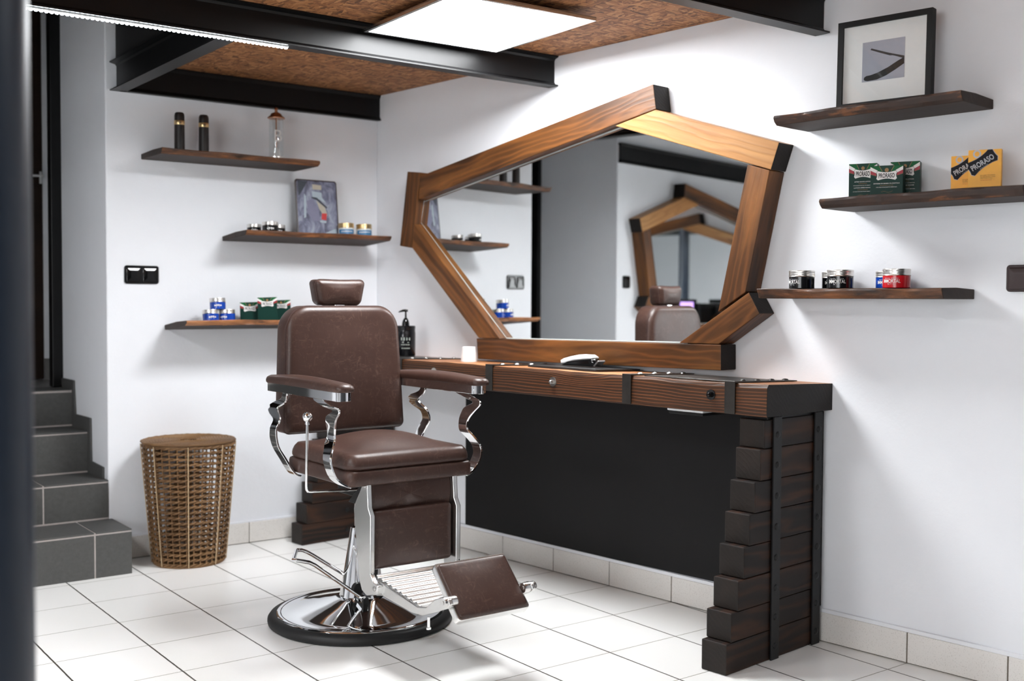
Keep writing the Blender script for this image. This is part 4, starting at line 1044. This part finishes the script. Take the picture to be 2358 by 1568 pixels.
patch([(.55, .96), (.92, .84), (.95, .97)], 'p_pale', 'paint_patch')
patch([(.06, .03), (.3, .03), (.16, .2), (.07, .3)], 'p_dark', 'paint_patch')

# lowest shelf
G = 'blue tins on the lowest back shelf'; zs = .0232
jar(BS[2] @ T(.621-.477, -.156, zs) @ RZ(-20), .0345, .048, 'jar_blue', 'alu_lid', 'blue tin, lower left of the small pyramid on the back shelf', group=G, style=1, ang=10)
jar(BS[2] @ T(.6925-.477, -.156, zs) @ RZ(-20), .0340, .048, 'jar_blue', 'alu_lid', 'blue tin, lower right of the small pyramid on the back shelf', group=G, style=1, ang=-30)
jar(BS[2] @ T(.653-.477, -.156, zs+.0487) @ RZ(-20), .0335, .048, 'jar_blue', 'alu_lid', 'blue tin balanced on top of two others on the back shelf', group=G, style=1)
G = 'green cartons on the lowest back shelf'
green_carton(BS[2] @ T(.803-.477, -.140, zs) @ RZ(-22), .082, .083, .045, False, 'green carton left of the trio beside the blue tins', G, lines=False)
green_carton(BS[2] @ T(.858-.477, -.200, zs) @ RZ(-24), .082, .099, .045, True, 'tallest green carton, in front of the trio beside the blue tins', G, lines=False)
green_carton(BS[2] @ T(.945-.477, -.150, zs) @ RZ(-22), .082, .092, .045, True, 'green carton of the trio partly hidden by the chair back', G, lines=False)

# =================================================================== basket
def basket():
    t = thing('laundry_basket', 'tall round woven cane basket with flat lid beside the steps', 'basket', T(.509, .1185, 0))
    H = .498; r0, r1 = .1385, .181
    Rz = lambda z: r0+(r1-r0)*(z/H)**.92
    m = MB(); NS = 34; rows = 23; per = NS/2
    for k in range(rows):
        z = .012+(H-.02)*k/(rows-1)
        for s in (0, PI):
            pts = []
            for i in range(NS*4):
                a = 2*PI*i/(NS*4); ph = per*a+s+k*.0
                rr = Rz(z)+.0055*math.cos(ph); pts.append((rr*math.cos(a), rr*math.sin(a), z+.0037*math.sin(ph)+.001*math.sin(a*5+k)))
            m.tube(pts, .0037, 6, True)
    for i in range(NS):
        a = 2*PI*(i+.25)/NS*1.0; m.tube([(Rz(z)*math.cos(a), Rz(z)*math.sin(a), z) for z in (.003, .12, .24, .36, H)], .0032, 5)
    for z, q in ((.004, .005), (H-.004, .005)): m.tube([((Rz(z))*math.cos(2*PI*i/72), (Rz(z))*math.sin(2*PI*i/72), z) for i in range(72)], q, 6, True)
    m.build('woven_body', 'wicker', t, smooth=60)
    m = MB(); m.lathe([(.001, .006), (r0-.004, .006), (r0-.004, .010), (.001, .010)], seg=48); m.build('bottom', 'wicker', t, smooth=30)
    for i in range(8):
        a = 2*PI*i/8+R(24); e = .0085
        m = MB(); m.tube([((Rz(z)+e)*math.cos(a), (Rz(z)+e)*math.sin(a), z) for z in (.004, .12, .24, .36, H-.002)], .0023, 6); m.build('cane_rib', 'wicker_pale', t)
    m = MB(); rl = r1+.004; k = 0; rr = .0385
    m.loft([[V((r_*math.cos(2*PI*i/64), r_*math.sin(2*PI*i/64), z_)) for i in range(64)] for r_, z_ in ((.036, H+.0055), (.06, H+.004), (rl, H+.002), (rl+.002, H+.006), (.06, H+.009), (.036, H+.0075))], closed=True)
    while rr < rl:
        pts = [((rr+.0008*math.sin(i*1.9+k))*math.cos(2*PI*i/96), (rr+.0008*math.sin(i*1.9+k))*math.sin(2*PI*i/96), H+.0085-(.0025 if k < 2 else 0)+.0012*math.sin(i*PI/2+k*PI)) for i in range(96)]
        m.tube(pts, .0034, 5, True); rr += .0062; k += 1
    m.tube([((rl+.001+.0015*math.sin(i*.8))*math.cos(2*PI*i/96), (rl+.001+.0015*math.sin(i*.8))*math.sin(2*PI*i/96), H+.006) for i in range(96)], .0048, 6, True)
    m.build('lid', 'wicker', t, smooth=60)
basket()

# =================================================================== far counter seen only in the mirrors
zt = .842
t = thing('storage_case', 'dark storage case on the far worktop, seen in the double reflection', 'case', FL3 @ T(-1.05, -.17, zt+.003))
m = MB(); m.box(-.22, .26, -.10, .12, 0, .19); m.build('body', 'black_matt', t, bevel=.006)
m = MB(); m.box(-.23, .27, -.11, .13, .19, .225); m.build('lid', 'iron_black', t, bevel=.006)
t = thing('violet_display', 'small device with a glowing violet screen on the far worktop', 'device', FL3 @ T(-.90, -.31, zt+.003))
m = MB(); m.box(-.08, .08, -.0, .03, 0, .26); m.build('housing', 'black_matt', t, bevel=.003)
m = MB(); m.box(-.065, .065, -.002, 0, .185, .235); m.build('screen', 'violet_screen', t, smooth=0)

sc.world = bpy.data.worlds.new('world'); sc.world.use_nodes = True
bg = sc.world.node_tree.nodes['Background']; bg.inputs[0].default_value = (.02, .02, .022, 1); bg.inputs[1].default_value = .2
